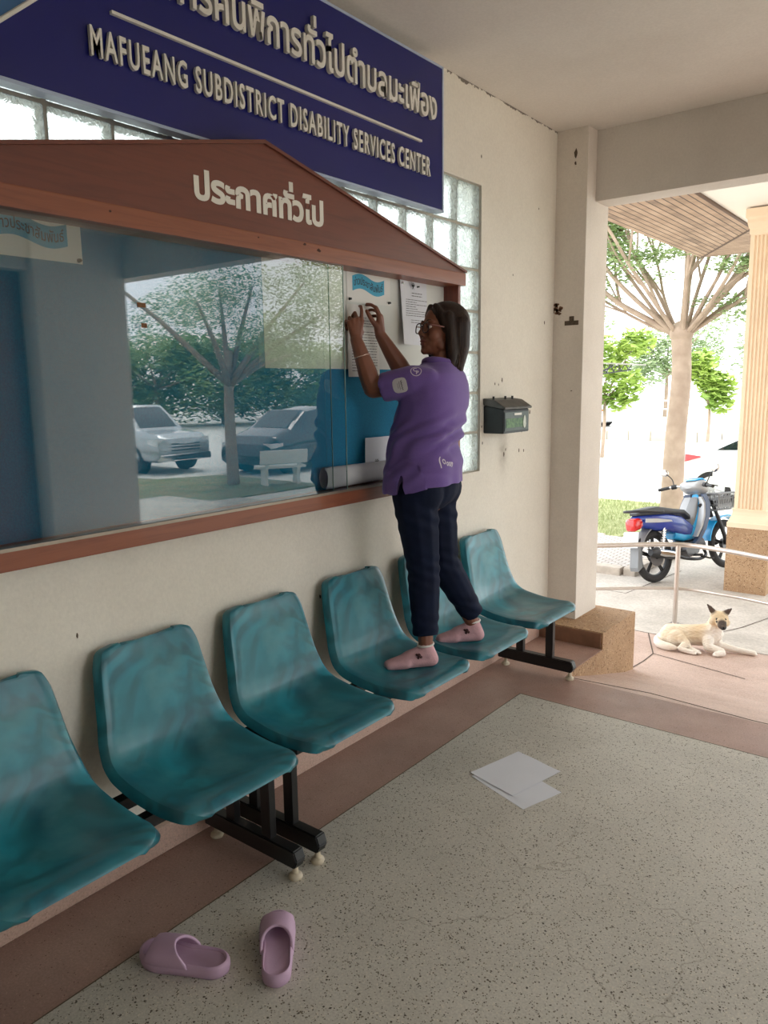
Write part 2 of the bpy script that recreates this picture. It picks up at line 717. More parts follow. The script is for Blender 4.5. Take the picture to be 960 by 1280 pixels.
# --- ceiling, column, beams
bm = B()
box(bm, (-2.35, -3.2, 3.07), (3.1, 4.8, 3.24))
struct('ceiling', bm, M_CEIL)
bm = B()
box(bm, (-2.35, 4.474, -0.6), (-1.953, 4.80, 3.07), 0.004)
col = struct('column_1', bm, M_COL)
bm = B()
box(bm, (-1.953, 4.6, 2.67), (3.1, 4.79, 3.07), 0.003)
struct('beam_1', bm, M_BEAM)
bm = B()
box(bm, (2.75, 3.68, -0.6), (3.1, 4.62, 3.07), 0.004)
struct('column_2', bm, M_COL)
bm = B()
box(bm, (2.82, -3.2, 2.67), (3.04, 3.68, 3.07), 0.003)
struct('beam_2', bm, M_BEAM)

# --- porch floor, border, skirting, base of the column
bm = B()
box(bm, (-1.78, -3.2, -0.12), (3.1, 3.41, 0.0))
struct('floor', bm, M_FLOOR)
bm = B()
prism(bm, [(-2.15, -3.2), (-1.784, -3.2), (-1.784, 3.414), (3.1, 3.414), (3.1, 3.76), (-1.70, 3.76), (-1.70, 4.30), (-2.15, 4.30)], -0.12, 0.0)
struct('floor_border', bm, M_BORDER)
bm = B()
box(bm, (-1.784, -3.2, -0.1), (-1.78, 3.414, 0.0006))
box(bm, (-1.784, 3.41, -0.1), (3.1, 3.414, 0.0006))
struct('trim_1', bm, mat('divider_strip', srgb(96, 82, 66), 0.5, var=0.2))
bm = B()
box(bm, (WX, -3.2, 0.0), (-2.118, 4.30, 0.1), 0.006)
struct('baseboard_left', bm, M_SKIRT)
bm = B()
box(bm, (-2.15, 3.80, -0.6), (-1.697, 4.31, -0.004))
box(bm, (-2.36, 4.31, -0.6), (-1.70, 4.86, 0.1), 0.006)
cb = struct('column_base', bm, M_STONE)
bm = B()
box(bm, (-2.118, 4.300, 0.002), (-1.712, 4.312, 0.094), 0.002)
obj('riser_tile', bm, M_STEP, cb)

# --- ground outside, with the ramp falling away from the porch edge
def ground_strip(name, xa, xb, ya, yb, m, dz=0.0, ny=24, nx=2, parent=None, edge=0.3):
    bm = B()
    ys = sorted({ya + (yb - ya) * i / ny for i in range(ny + 1)} | {q for q in (4.2, 4.7, 5.2, 6, 7, 12) if ya < q < yb})
    top = [[bm.verts.new((xa + (xb - xa) * i / nx, y, prof_z(y) + dz)) for i in range(nx + 1)] for y in ys]
    for a, b2 in zip(top[:-1], top[1:]):
        for i in range(nx):
            bm.faces.new((a[i], a[i + 1], b2[i + 1], b2[i]))
    r = bmesh.ops.extrude_face_region(bm, geom=bm.faces[:])
    bmesh.ops.translate(bm, verts=[v for v in r['geom'] if isinstance(v, bmesh.types.BMVert)], vec=(0, 0, -edge))
    return struct(name, bm, m, parent)


ground_strip('ramp', -1.70, 3.1, 3.76, 6.19, M_RAMP)
ground_strip('ramp_landing', -4.6, -1.70, 4.86, 6.19, M_RAMP, ny=8)
ground_strip('driveway', -9, 9, 6.19, 10.2, M_DRIVE)
ground_strip('road', -60, 90, 10.2, 90, M_ROAD, dz=-0.02, ny=4)
ground_strip('side_ground', 3.1, 40, -30, 10.2, M_DRIVE, dz=-0.6 + 0.0, ny=2) if False else None
bm = B()
box(bm, (3.1, -40, -0.9), (90, 10.2, -0.6))
struct('yard_ground', bm, M_DRIVE)
bm = B()
box(bm, (-60, -30, -0.95), (-2.36, 6.2, -0.62))
box(bm, (-60, 6.2, -0.95), (-9, 10.2, -0.62))
struct('back_ground', bm, M_ROAD)
# expansion joints in the ramp and the drive
M_JOINT = mat('dark_joint', srgb(84, 70, 60), 0.9, var=0.2)


def joint(pts, w=0.008):
    bm = B()
    for (x0, y0), (x1, y1) in zip(pts[:-1], pts[1:]):
        n = 10
        d = Vector((x1 - x0, y1 - y0, 0)).normalized()
        s = Vector((-d.y, d.x, 0)) * w
        prev = None
        for i in range(n + 1):
            x, y = x0 + (x1 - x0) * i / n, y0 + (y1 - y0) * i / n
            p = Vector((x, y, prof_z(y) + 0.0025))
            cur = (bm.verts.new(p + s), bm.verts.new(p - s))
            if prev:
                bm.faces.new((prev[0], prev[1], cur[1], cur[0]))
            prev = cur
    return bm


bm = B()
for pts in ([(-1.66, 3.80), (-1.28, 3.93), (-0.75, 3.80), (0.4, 3.80)], [(-4.4, 6.19), (1.6, 6.19)],
            [(-1.72, 4.9), (-1.78, 5.5), (-2.05, 6.19)], [(-1.78, 5.5), (-1.1, 5.3)], [(-1.75, 6.2), (-1.35, 7.6), (-1.2, 9.8)], [(-3.6, 7.6), (-2.75, 7.55), (-2.6, 8.9)]):
    join_bm(bm, joint(pts, 0.0045))
struct('floor_joints', bm, M_JOINT)
# ================================================================== SIGN AND NOTICE CABINET
def wood(name, a, b, sc=3.0, rough=0.45, along='Y'):
    k = NT(name)
    s = {'Y': (14, 0.9, 14), 'X': (0.9, 14, 14), 'Z': (14, 14, 0.9)}[along]
    v = k.mapping(scale=s)
    g = k.noise(sc, 6, v, dist=1.2, rough=0.6)
    c = k.ramp(g, [(0.3, b), (0.52, a), (0.8, tuple(min(1, x * 1.08) for x in a))])
    c = k.mix(k.ramp(k.noise(1.6, 4), [(0.35, 0.0), (0.7, 0.35)]), c, b)
    k.bump(g, 0.08, 0.004)
    return k.done(c, rough, Coat_Weight=0.15)


M_WOOD = wood('red_varnished_wood', srgb(110, 54, 36), srgb(94, 44, 29))
M_WOOD2 = wood('orange_varnished_wood', srgb(140, 78, 50), srgb(122, 64, 41))
M_WOODV = wood('red_varnished_wood_upright', srgb(128, 66, 48), srgb(92, 44, 34), along='Z')
M_WHITE = mat('white_letter_plastic', srgb(226, 222, 212), 0.45, var=0.08)
M_NAVY = mat('navy_sign_panel', srgb(15, 21, 104), 0.32, var=0.14, scale=2.0)
M_NAVY2 = mat('lighter_sign_panel', srgb(62, 104, 150), 0.32, var=0.2, scale=5.0)
k = NT('blue_felt')
M_FELT = k.done(k.mix(k.ramp(k.noise(200, 2), [(0.3, 0.0), (0.7, 1.0)]), srgb(8, 116, 156), srgb(14, 132, 172)), 0.9)
M_PAPER = mat('white_paper', srgb(232, 232, 228), 0.7, var=0.04, scale=5)
M_PAPER2 = mat('cool_white_paper', srgb(222, 226, 234), 0.7, var=0.05, scale=4)
M_SHEET = mat('large_backing_paper', srgb(220, 224, 220), 0.75, var=0.05, scale=3)
M_INK = mat('dark_print_ink', srgb(52, 52, 58), 0.7, var=0.2)
M_CYAN = mat('cyan_banner_print', srgb(60, 168, 204), 0.6, var=0.12, scale=14)
M_BLACKPIN = mat('black_pin_plastic', srgb(24, 26, 26), 0.35, var=0.2)
M_STEELPIN = mat('steel_pin', srgb(196, 196, 196), 0.25, 1.0, var=0.1)


def pane_mat(name, tint, extra=1.0):
    k = NT(name)
    k.n.remove(k.p)
    t = k.n.new('ShaderNodeBsdfTransparent')
    t.inputs['Color'].default_value = (*tint, 1)
    g = k.n.new('ShaderNodeBsdfGlossy')
    g.inputs['Roughness'].default_value = 0.0
    g.inputs['Color'].default_value = (1, 1, 1, 1)
    f = k.n.new('ShaderNodeFresnel')
    f.inputs['IOR'].default_value = 1.52
    m = k.n.new('ShaderNodeMixShader')
    k.l.new(k.math('MINIMUM', k.math('MULTIPLY', f.outputs[0], extra), 1.0), m.inputs['Fac'])
    k.l.new(t.outputs[0], m.inputs[1])
    k.l.new(g.outputs[0], m.inputs[2])
    k.l.new(m.outputs[0], k.out.inputs['Surface'])
    return k.m


# two surfaces per sheet of glass reflect, hence the factor 2 on one thin leaf
M_GLASS = pane_mat('clear_float_glass', (0.95, 0.98, 0.97), 2.2)


def thai_bm(parts, size, extrude, bold=0.0):
    """parts: list of (text, tone): a tone mark goes above the upper vowel that ends the text before it."""
    full = ''.join(p[0] for p in parts)
    bm = text_bm(full, size, extrude, bold=bold)
    pre = ''
    for t, tone in parts:
        pre += t
        if tone:
            a = text_bm(pre, size, 0.0)
            x1 = max(v.co.x for v in a.verts)
            y1 = max(v.co.y for v in a.verts if v.co.x > x1 - size * 0.3)
            a.free()
            q = text_bm('ก' + tone, size, extrude, bold=bold)
            base = text_bm('ก', size, 0.0)
            bx, by = max(v.co.x for v in base.verts), max(v.co.y for v in base.verts)
            base.free()
            bmesh.ops.delete(q, geom=[v for v in q.verts if v.co.y <= by + size * 0.02], context='VERTS')
            if q.verts:
                my, mx = min(v.co.y for v in q.verts), max(v.co.x for v in q.verts)
                bmesh.ops.translate(q, verts=q.verts, vec=(x1 - mx, y1 + size * 0.03 - my, 0))
                join_bm(bm, q)
            else:
                q.free()
    return bm


def fit(bm, x0, x1, ybase, h=None, hscale=None):
    a, b = min(v.co.x for v in bm.verts), max(v.co.x for v in bm.verts)
    s = (x1 - x0) / (b - a)
    for v in bm.verts:
        v.co.x = x0 + (v.co.x - a) * s
        v.co.y = ybase + v.co.y * (hscale or 1.0)
    return bm


def on_wall(x):
    return Matrix(((0, 0, 1, x), (1, 0, 0, 0), (0, 1, 0, 0), (0, 0, 0, 1)))


# --- navy sign over the cabinet
SX = -2.06
so = (WX, 1.73, 2.39)
sign = thing('sign_board', 'long navy blue sign with raised white lettering high on the wall above the notice cabinet', 'sign', so)
bm = B()
box(bm, (-2.10, 0.36, 2.392), (SX, 3.103, 3.0), 0.003)
obj('panel', bm, M_NAVY, sign, origin=so)
bm = B()
for lo, hi in (((-2.104, 0.352, 2.384), (SX + 0.003, 3.111, 2.394)), ((-2.104, 0.352, 2.998), (SX + 0.003, 3.111, 3.008)), ((-2.104, 0.352, 2.384), (SX + 0.003, 0.362, 3.008)), ((-2.104, 3.101, 2.384), (SX + 0.003, 3.111, 3.008))):
    box(bm, lo, hi, 0.002)
tag(obj('edge_trim', bm, mat('pale_trim', srgb(176, 190, 214), 0.4), sign, origin=so), 'thin pale edge trim')
for y in (0.9, 1.9, 2.9):
    for z in (2.46, 2.92):
        bm = B()
        cyl(bm, (WX, y, z), (-2.098, y, z), 0.012)
        obj('standoff', bm, M_STEELPIN, sign, origin=so)
bm = fit(text_bm('MAFUEANG SUBDISTRICT DISABILITY SERVICES CENTER', 0.1, 0.006, bold=0.0016, space=1.22), 1.325, 2.988, 2.520, hscale=0.078 / 0.072)
bmesh.ops.transform(bm, matrix=on_wall(SX + 0.009), verts=bm.verts)
obj('english_lettering', bm, M_WHITE, sign, origin=so)
bm = thai_bm([('ศูนย์บริการคนพิการทั', '่'), ('วไปตำบลมะเฟื', ''), ('อง', '')], 0.155, 0.008, bold=0.0028)
fit(bm, 1.25, 3.034, 2.762, hscale=1.0)
bmesh.ops.transform(bm, matrix=on_wall(SX + 0.010), verts=bm.verts)
obj('thai_lettering', bm, M_WHITE, sign, origin=so)
bm = B()
box(bm, (SX, 1.401, 2.649), (SX + 0.012, 2.927, 2.658))
obj('rule', bm, M_WHITE, sign, origin=so)
bm = B()
prism(bm, [(0.364, 2.396), (0.93, 2.396), (1.07, 2.52), (1.19, 2.622), (1.34, 2.76), (1.42, 2.86), (1.45, 2.996), (0.364, 2.996)], SX, SX + 0.002, 'x')
sw = obj('corner_panel', bm, M_NAVY2, sign, origin=so)
bm = B()
tube(bm, [(SX + 0.004, y, z) for y, z in ((0.93, 2.398), (1.07, 2.52), (1.19, 2.622), (1.34, 2.76), (1.42, 2.86), (1.45, 2.996))], 0.006, 6)
obj('corner_line', bm, M_WHITE, sw, origin=so)

# --- notice cabinet
co = (WX, 1.945, 1.12)
cab = thing('notice_cabinet', 'wide gabled wooden notice cabinet with sliding glass and blue felt back on the wall', 'notice board', co)
CY0, CY1, CF = 0.665, 3.225, -2.03
bm = B()
box(bm, (WX, CY0 + 0.02, 1.17), (-2.118, CY1 - 0.02, 2.08))
obj('back_board', bm, M_FELT, cab, origin=co)
bm = B()
box(bm, (WX, CY0 - 0.012, 1.118), (CF, CY1, 1.178), 0.004)
obj('bottom_rail', bm, M_WOOD2, cab, origin=co)
for ya, yb in ((CY0, CY0 + 0.024), (CY1 - 0.026, CY1 - 0.004)):
    bm = B()
    box(bm, (WX, ya, 1.178), (CF - 0.004, yb, 2.07), 0.002)
    obj('side_panel', bm, M_WOODV, cab, origin=co)
bm = B()
pk = 1.945
prism(bm, [(CY0 - 0.02, 2.118), (CY1 + 0.012, 2.118), (CY1 + 0.012, 2.128), (pk, 2.418), (CY0 - 0.02, 2.128)], WX, -2.022, 'x')
ped = obj('pediment', bm, M_WOOD, cab, origin=co)
bm = B()
box(bm, (WX, CY0 - 0.024, 2.064), (-2.016, CY1 + 0.016, 2.122), 0.004)
obj('pediment_band', bm, M_WOOD2, ped, origin=co)
bm = B()
for s in (-1, 1):
    ye = CY1 + 0.02 if s > 0 else CY0 - 0.028
    prism(bm, [(pk, 2.418), (ye, 2.124), (ye, 2.134), (pk, 2.43)], WX, -2.012, 'x')
obj('roof_cap', bm, M_WOOD, ped, origin=co)
bm = thai_bm([('ประกาศทั', '่'), ('วไป', '')], 0.115, 0.001, bold=0.0045)
fit(bm, 1.638, 2.24, 2.192, hscale=1.0)
bmesh.ops.transform(bm, matrix=on_wall(-2.0215), verts=bm.verts)
obj('lettering', bm, M_WHITE, ped, origin=co)
rnd = random.Random(5)
for y, z, s in ((2.128, 2.112, 0.010), (2.205, 2.10, 0.014), (1.33, 2.10, 0.006), (1.9, 2.106, 0.006)):
    pts = [(y + s * rnd.uniform(0.5, 1) * math.cos(a), z + 0.6 * s * rnd.uniform(0.5, 1) * math.sin(a)) for a in np.linspace(0, 2 * PI, 8)[:-1]]
    bm = B()
    prism(bm, pts, -2.0165, -2.0152, 'x')
    obj('paint_chip', bm, mat('chip_dark', srgb(70, 40, 28), 0.8), ped, origin=co)
for gx, ya, yb in ((-2.036, 0.69, 2.360), (-2.052, 0.69, 2.292)):
    bm = B()
    v = [bm.verts.new(p) for p in ((gx, ya, 1.17), (gx, yb, 1.17), (gx, yb, 2.07), (gx, ya, 2.07))]
    bm.faces.new(v)
    gp = obj('sliding_glass', bm, M_GLASS, cab, origin=co)
    bm = B()
    box(bm, (gx - 0.002, yb - 0.001, 1.17), (gx + 0.002, yb + 0.0015, 2.07))
    obj('glass_edge', bm, mat('green_glass_edge', srgb(150, 176, 168), 0.2, var=0.1), gp, origin=co)
bm = B()
box(bm, (-2.062, CY0 + 0.024, 1.172), (-2.028, CY1 - 0.026, 1.182))
obj('glass_track', bm, mat('aluminium_track', srgb(150, 140, 128), 0.4, 0.8), cab, origin=co)


def wall_quad(bm, y0, y1, z0, z1, x, n=6, curl=None, skew=0.0):
    g = []
    for j in range(n + 1):
        row = []
        for i in range(n + 1):
            u, w = i / n, j / n
            xx = x + (curl(u, w) if curl else 0)
            row.append(bm.verts.new((xx, y0 + (y1 - y0) * u + skew * w, z0 + (z1 - z0) * w)))
        g.append(row)
    for a, b2 in zip(g[:-1], g[1:]):
        for i in range(n):
            bm.faces.new((a[i], a[i + 1], b2[i + 1], b2[i]))
    r = bmesh.ops.extrude_face_region(bm, geom=bm.faces[:])
    bmesh.ops.translate(bm, verts=[v for v in r['geom'] if isinstance(v, bmesh.types.BMVert)], vec=(-0.0006, 0, 0))


def text_lines(bm, y0, y1, z_top, z_bot, n, x, rnd, h=0.0022, short=0.25, curl=None):
    for i in range(n):
        z = z_top + (z_bot - z_top) * i / max(1, n - 1)
        e = y1 - (rnd.random() < short) * rnd.uniform(0.2, 0.6) * (y1 - y0)
        yy = y0
        while yy < e - 0.004:
            w = min(rnd.uniform(0.008, 0.026), e - yy)
            ya, yb = yy, yy + w
            f = [bm.verts.new((x + (curl((q - y0) / (y1 - y0), 0.5) if curl else 0), q, zz)) for q, zz in ((ya, z - h / 2), (yb, z - h / 2), (yb, z + h / 2), (ya, z + h / 2))]
            bm.faces.new(f)
            yy += w + 0.0035


def emblem(bm, y, z, s, x):
    """Small winged seal."""
    for sg in (-1, 1):
        for (dy0, dz0, dy1, dz1, w) in ((0.08, 0.1, 0.75, 0.55, 0.14), (0.08, 0.0, 0.62, 0.2, 0.12), (0.06, -0.2, 0.34, -0.6, 0.12), (0.1, 0.28, 0.55, 0.9, 0.12)):
            a, b2 = Vector((sg * dy0, dz0)), Vector((sg * dy1, dz1))
            d = (b2 - a).normalized()
            nrm = Vector((-d.y, d.x)) * w
            bm.faces.new([bm.verts.new((x, y + s * p.x, z + s * p.y)) for p in (a + nrm, a - nrm, b2 - nrm * 0.4, b2 + nrm * 0.4)])
    bm.faces.new([bm.verts.new((x, y + s * 0.2 * math.cos(a), z + s * (0.1 + 0.45 * math.sin(a)))) for a in np.linspace(0, 2 * PI, 11)[:-1]])
    bm.faces.new([bm.verts.new((x, y + s * 0.14 * math.cos(a), z + s * (0.75 + 0.18 * math.sin(a)))) for a in np.linspace(0, 2 * PI, 11)[:-1]])


def pin(y, z, m, label, x=-2.134, r=0.006):
    bm = B()
    M = Matrix.Translation((x, y, z)) @ Matrix.Rotation(PI / 2, 4, 'Y')
    lathe(bm, [(0, 0.0), (r, 0.0), (r * 0.95, 0.002), (r * 0.55, 0.003), (r * 0.5, 0.007), (r * 0.85, 0.0085), (r * 0.8, 0.010), (0, 0.0105)], M, 14)
    return tag(obj('push_pin', bm, m, None, smooth=True, angle=40), label, 'pin', 'pins in the notice cabinet')


bm = B()
wall_quad(bm, 2.03, 3.225, 1.672, 2.09, -2.1372, 4)
tag(obj('backing_sheet', bm, M_SHEET), 'large plain white sheet covering the upper right of the felt board in the cabinet', 'paper')


def banner(y0, z0, label, rndseed):
    o = (-2.1362, y0 + 0.147, z0)
    t = thing('banner_sheet', label, 'paper', o)
    bm = B()
    wall_quad(bm, y0, y0 + 0.293, z0, z0 + 0.16, -2.1358, 2)
    obj('sheet', bm, M_PAPER, t, origin=o)
    bm = B()
    n = 24
    a, c = [], []
    for i in range(n + 1):
        u = i / n
        y = y0 + 0.035 + 0.215 * u
        wv = 0.012 * math.sin(u * 2 * PI) - 0.0 * u
        a.append(bm.verts.new((-2.1353, y, z0 + 0.045 + wv)))
        c.append(bm.verts.new((-2.1353, y, z0 + 0.105 + wv)))
    for i in range(n):
        bm.faces.new((a[i], a[i + 1], c[i + 1], c[i]))
    rb = obj('wavy_ribbon', bm, M_CYAN, t, origin=o)
    bm = text_bm('ข่าวประชาสัมพันธ์', 0.042, 0.0, bold=0.0004)
    fit(bm, y0 + 0.045, y0 + 0.24, 0, hscale=1.0)
    for v in bm.verts:
        u = (v.co.x - y0 - 0.035) / 0.215
        v.co.y += z0 + 0.062 + 0.012 * math.sin(u * 2 * PI)
    bmesh.ops.transform(bm, matrix=on_wall(-2.1349), verts=bm.verts)
    obj('lettering', bm, M_INK, rb, origin=o)
    return t


banner(1.025, 1.963, 'white sheet with a wavy cyan banner behind glass at the cabinet\'s left end', 1)
banner(2.502, 1.948, 'white sheet with a wavy cyan banner pinned just above the woman\'s hands', 2)
pin(2.515, 1.958, M_BLACKPIN, 'black push pin at the lower left corner of the cyan banner sheet above the hands')
pin(2.782, 1.960, M_BLACKPIN, 'black push pin at the lower right corner of the cyan banner sheet above the hands')
pin(1.305, 1.972, M_BLACKPIN, 'black push pin at the corner of the banner sheet behind the glass')

rnd = random.Random(3)
# the notice under her hands
o = (-2.13, 2.6, 1.64)
t = thing('notice_sheet', 'printed white notice the woman is holding up against the board', 'paper', o)
cu = lambda u, w: 0.004 * math.sin(u * PI) + 0.004 * (1 - w)
bm = B()
wall_quad(bm, 2.495, 2.705, 1.64, 1.937, -2.1335, 8, cu)
obj('sheet', bm, M_PAPER, t, origin=o)
bm = B()
text_lines(bm, 2.515, 2.685, 1.885, 1.665, 20, -2.1258, rnd)
obj('print', bm, M_INK, t, origin=o)
# the notice with a seal at the right end
o = (-2.13, 2.97, 1.785)
t = thing('notice_sheet', 'white official letter with a small winged seal pinned at the right end of the board', 'paper', o)
cu2 = lambda u, w: 0.022 * (1 - u) ** 2 * (1 - w * 0.6)
bm = B()
wall_quad(bm, 2.865, 3.085, 1.785, 2.085, -2.1345, 8, cu2, skew=-0.012)
obj('sheet', bm, M_PAPER2, t, origin=o)
bm = B()
text_lines(bm, 2.895, 3.06, 1.985, 1.915, 8, -2.1225, rnd)
text_lines(bm, 2.94, 3.02, 2.015, 2.003, 2, -2.1225, rnd, 0.003, 0)
text_lines(bm, 2.93, 3.03, 1.895, 1.885, 2, -2.120, rnd, 0.002, 0)
obj('print', bm, M_INK, t, origin=o)
bm = B()
emblem(bm, 2.95, 2.043, 0.02, -2.122)
obj('seal', bm, M_INK, t, origin=o)
pin(2.872, 2.052, M_STEELPIN, 'steel push pin at the upper left corner of the letter with the seal', -2.128)
pin(3.0, 2.048, M_BLACKPIN, 'dark push pin at the top edge of the letter with the seal', -2.1335, 0.005)
# loose papers standing on the bottom rail
o = (-2.115, 2.75, 1.183)
t = thing('leaning_sheet', 'white letter with a winged seal standing on the cabinet floor beside the roll', 'paper', o)
cu3 = lambda u, w: 0.012 * (1 - w) + 0.006 * math.sin(u * PI)
bm = B()
wall_quad(bm, 2.575, 2.785, 1.183, 1.375, -2.128, 8, cu3, skew=0.02)
obj('sheet', bm, M_PAPER2, t, origin=o)
bm = B()
emblem(bm, 2.655, 1.262, 0.02, -2.1125)
obj('seal', bm, M_INK, t, origin=o)
bm = B()
n = 40
ra, rbv = [], []
for i in range(n + 1):
    a = -0.5 * PI + i / n * 3.4 * PI
    r = 0.047 - 0.010 * i / n
    ra.append((-2.083 + r * math.cos(a) * 0.55, 2.270, 1.231 + r * math.sin(a)))
    rbv.append((-2.083 + r * math.cos(a) * 0.55, 2.70, 1.229 + r * math.sin(a) * 0.92))
A_ = [bm.verts.new(p) for p in ra]
B_ = [bm.verts.new(p) for p in rbv]
for i in range(n):
    bm.faces.new((A_[i], A_[i + 1], B_[i + 1], B_[i]))
ro = obj('paper_roll', bm, mat('grey_white_paper', srgb(196, 198, 202), 0.7, var=0.1, scale=6), smooth=True)
tag(ro, 'loosely rolled greyish paper lying along the bottom of the cabinet', 'paper')
for y, z, w, m_, lb in ((1.425, 1.842, 0.03, srgb(120, 84, 54), 'upper brown strip of old tape stuck on the cabinet glass'), (1.435, 1.782, 0.02, srgb(124, 90, 60), 'lower brown strip of old tape stuck on the cabinet glass')):
    bm = B()
    wall_quad(bm, y - 0.012, y - 0.012 + w, z, z + 0.014, -2.0352, 2, lambda u, w2: 0.0006 * math.sin(7 * u + 5 * w2))
    tag(obj('tape_strip', bm, mat('old_tape', srgb(120, 84, 54), 0.8, var=0.3, scale=90)), lb, 'tape')

for q in list(COL.objects):
    if q.parent is None and q.name.split('.')[0] in ('banner_sheet', 'push_pin', 'backing_sheet', 'notice_sheet', 'leaning_sheet'):
        q.location += Vector((0.0202, -0.025, -0.003 if q.name.split('.')[0] != 'leaning_sheet' else 0.0))

# --- letter box
MX = -2.027
o = (WX, 3.79, 1.333)
t = thing('letter_box', 'small dark metal letter box with a sloping lid on the cream wall', 'letter box', o)
M_BOX = mat('dark_green_black_metal', srgb(34, 40, 42), 0.5, 0.3, var=0.35, scale=12, bump=0.1)
M_LID = mat('grey_worn_metal', srgb(92, 90, 86), 0.5, 0.4, var=0.4, scale=20, bump=0.1)
bm = B()
prism(bm, [(WX, 1.333), (MX, 1.333), (MX, 1.452), (MX - 0.004, 1.462), (WX, 1.482)], 3.64, 3.932, 'y')
bmesh.ops.bevel(bm, geom=bm.edges[:], offset=0.003, segments=2, affect='EDGES')
obj('body', bm, M_BOX, t, origin=o)
bm = B()
prism(bm, [(WX, 1.486), (MX + 0.012, 1.462), (MX + 0.014, 1.472), (MX - 0.05, 1.512), (WX, 1.522)], 3.632, 3.944, 'y')
bmesh.ops.bevel(bm, geom=bm.edges[:], offset=0.003, segments=2, affect='EDGES')
lid = obj('lid', bm, M_LID, t, origin=o)
for y in (3.66, 3.79, 3.87):
    bm = B()
    cyl(bm, (-2.1, y, 1.512), (-2.1, y, 1.532), 0.006)
    obj('hinge_knuckle', bm, M_BOX, lid, origin=o)
bm = B()
box(bm, (MX, 3.652, 1.345), (MX + 0.003, 3.92, 1.447), 0.002)
fp = obj('front_panel', bm, mat('green_grey_paint', srgb(74, 88, 84), 0.5, 0.2, var=0.25, scale=14), t, origin=o)
bm = B()
box(bm, (MX + 0.003, 3.664, 1.362), (MX + 0.0045, 3.852, 1.412), 0.001)
lb = obj('green_label', bm, mat('green_label_print', srgb(104, 142, 96), 0.6, var=0.3, scale=60, col2=srgb(58, 96, 70)), fp, origin=o)
bm = B()
box(bm, (MX + 0.003, 3.755, 1.428), (MX + 0.005, 3.838, 1.440), 0.001)
obj('white_sticker', bm, M_WHITE, fp, origin=o)
bm = B()
prism(bm, [(3.872 + 0.018 * math.cos(a) * (1.0 if math.sin(a) < 0 else 0.8), 1.39 + 0.036 * math.sin(a)) for a in np.linspace(0, 2 * PI, 18)[:-1]], MX + 0.003, MX + 0.006, 'x')
obj('bottle_picture', bm, mat('pale_print', srgb(196, 204, 190), 0.5, var=0.15, scale=40), fp, origin=o)

# paint chips and scars of the wall and the column
M_SCAR = mat('bare_plaster_scar', srgb(96, 82, 68), 0.9, var=0.35, scale=90)
M_RUST = mat('brown_scar', srgb(132, 96, 74), 0.9, var=0.4, scale=90)


def scar(bm, u, v, s, plane, seed):
    r = random.Random(seed)
    pts = [(u + s[0] * r.uniform(0.5, 1) * math.cos(a), v + s[1] * r.uniform(0.5, 1) * math.sin(a)) for a in np.linspace(0, 2 * PI, 10)[:-1]]
    if plane == 'x':
        prism(bm, pts, WX - 0.001, WX + 0.0012, 'x')
    else:
        prism(bm, pts, 4.4728, 4.475, 'y')


bm = B()
for i, (y, z, s) in enumerate([(3.76, 1.60, 0.008), (3.84, 1.62, 0.012), (3.80, 1.595, 0.006), (4.18, 1.43, 0.014), (4.08, 1.33, 0.014), (3.89, 1.225, 0.008), (3.87, 1.20, 0.013), (4.05, 1.21, 0.012), (4.11, 1.205, 0.01), (3.55 + 0.07, 1.37, 0.008), (3.63, 1.28, 0.008), (4.35, 1.96, 0.01), (3.6, 2.75, 0.008), (3.95, 2.2, 0.006), (4.25, 2.6, 0.006), (2.3, 0.72, 0.01), (1.2, 0.85, 0.008), (0.95, 0.62, 0.008)]):
    scar(bm, y, z, (s * 0.6, s * 1.3), 'x', i)
obj('stain_specks', bm, M_SCAR, wall_left)
bm = B()
for i, (x, z, sx, sz) in enumerate([(-2.03, 2.93, 0.014, 0.03), (-2.03, 2.875, 0.008, 0.014), (-2.02, 1.55, 0.006, 0.006)]):
    scar(bm, x, z, (sx, sz), 'y', 50 + i)
box(bm, (-2.075, 4.4715, 1.945), (-1.985, 4.476, 1.972), 0.002)
box(bm, (-2.045, 4.471, 1.972), (-2.015, 4.476, 1.998), 0.002)
obj('scar_stain', bm, M_SCAR, col)
bm = B()
for i, (x, z, sx, sz) in enumerate([(-2.13 + 0.022 * math.sin(i * 2.4) * (i % 4) / 2.2, 2.04 + 0.026 * math.cos(i * 2.4) * (i % 3) / 1.5, 0.011 + 0.004 * (i % 3), 0.012 + 0.004 * (i % 2)) for i in range(15)]):
    scar(bm, x, z, (sx, sz), 'y', 70 + i)
obj('brown_stain', bm, M_RUST, col)
# ================================================================== WAITING BENCHES
k = NT('teal_marbled_plastic')
v = k.mapping(scale=(1, 1.15, 1.0))
n1 = k.noise(3.2, 4, v, dist=0.6)
ht = k.noise(2.2, 3, k.mapping(scale=(1.0, 1.0, 1.0), loc=(4, 2, 1)), dist=0.5)
wv = k.math('ADD', k.math('MULTIPLY', k.math('SINE', k.math('MULTIPLY', ht, 84.0)), 0.5), 0.5)
c = k.ramp(n1, [(0.32, srgb(18, 92, 112)), (0.5, srgb(32, 120, 134)), (0.66, srgb(34, 142, 164))])
c = k.mix(k.math('MULTIPLY', k.ramp(wv, [(0.15, 0.0), (0.85, 0.85)]), k.ramp(k.noise(4.5, 2, k.mapping(loc=(3, 1, 8))), [(0.38, 0.05), (0.58, 0.75)])), c, srgb(20, 72, 84))
c = k.mix(k.ramp(k.noise(7, 4, k.mapping(loc=(9, 1, 1))), [(0.52, 0.0), (0.72, 0.22)]), c, srgb(112, 170, 172))
k.bump(wv, 0.10, 0.003)
M_TEAL = k.done(c, k.ramp(k.noise(9, 3), [(0.3, 0.28), (0.7, 0.45)]), Coat_Weight=0.12)
M_BLACK = mat('black_painted_steel', srgb(18, 18, 20), 0.38, 0.0, var=0.3, scale=30)
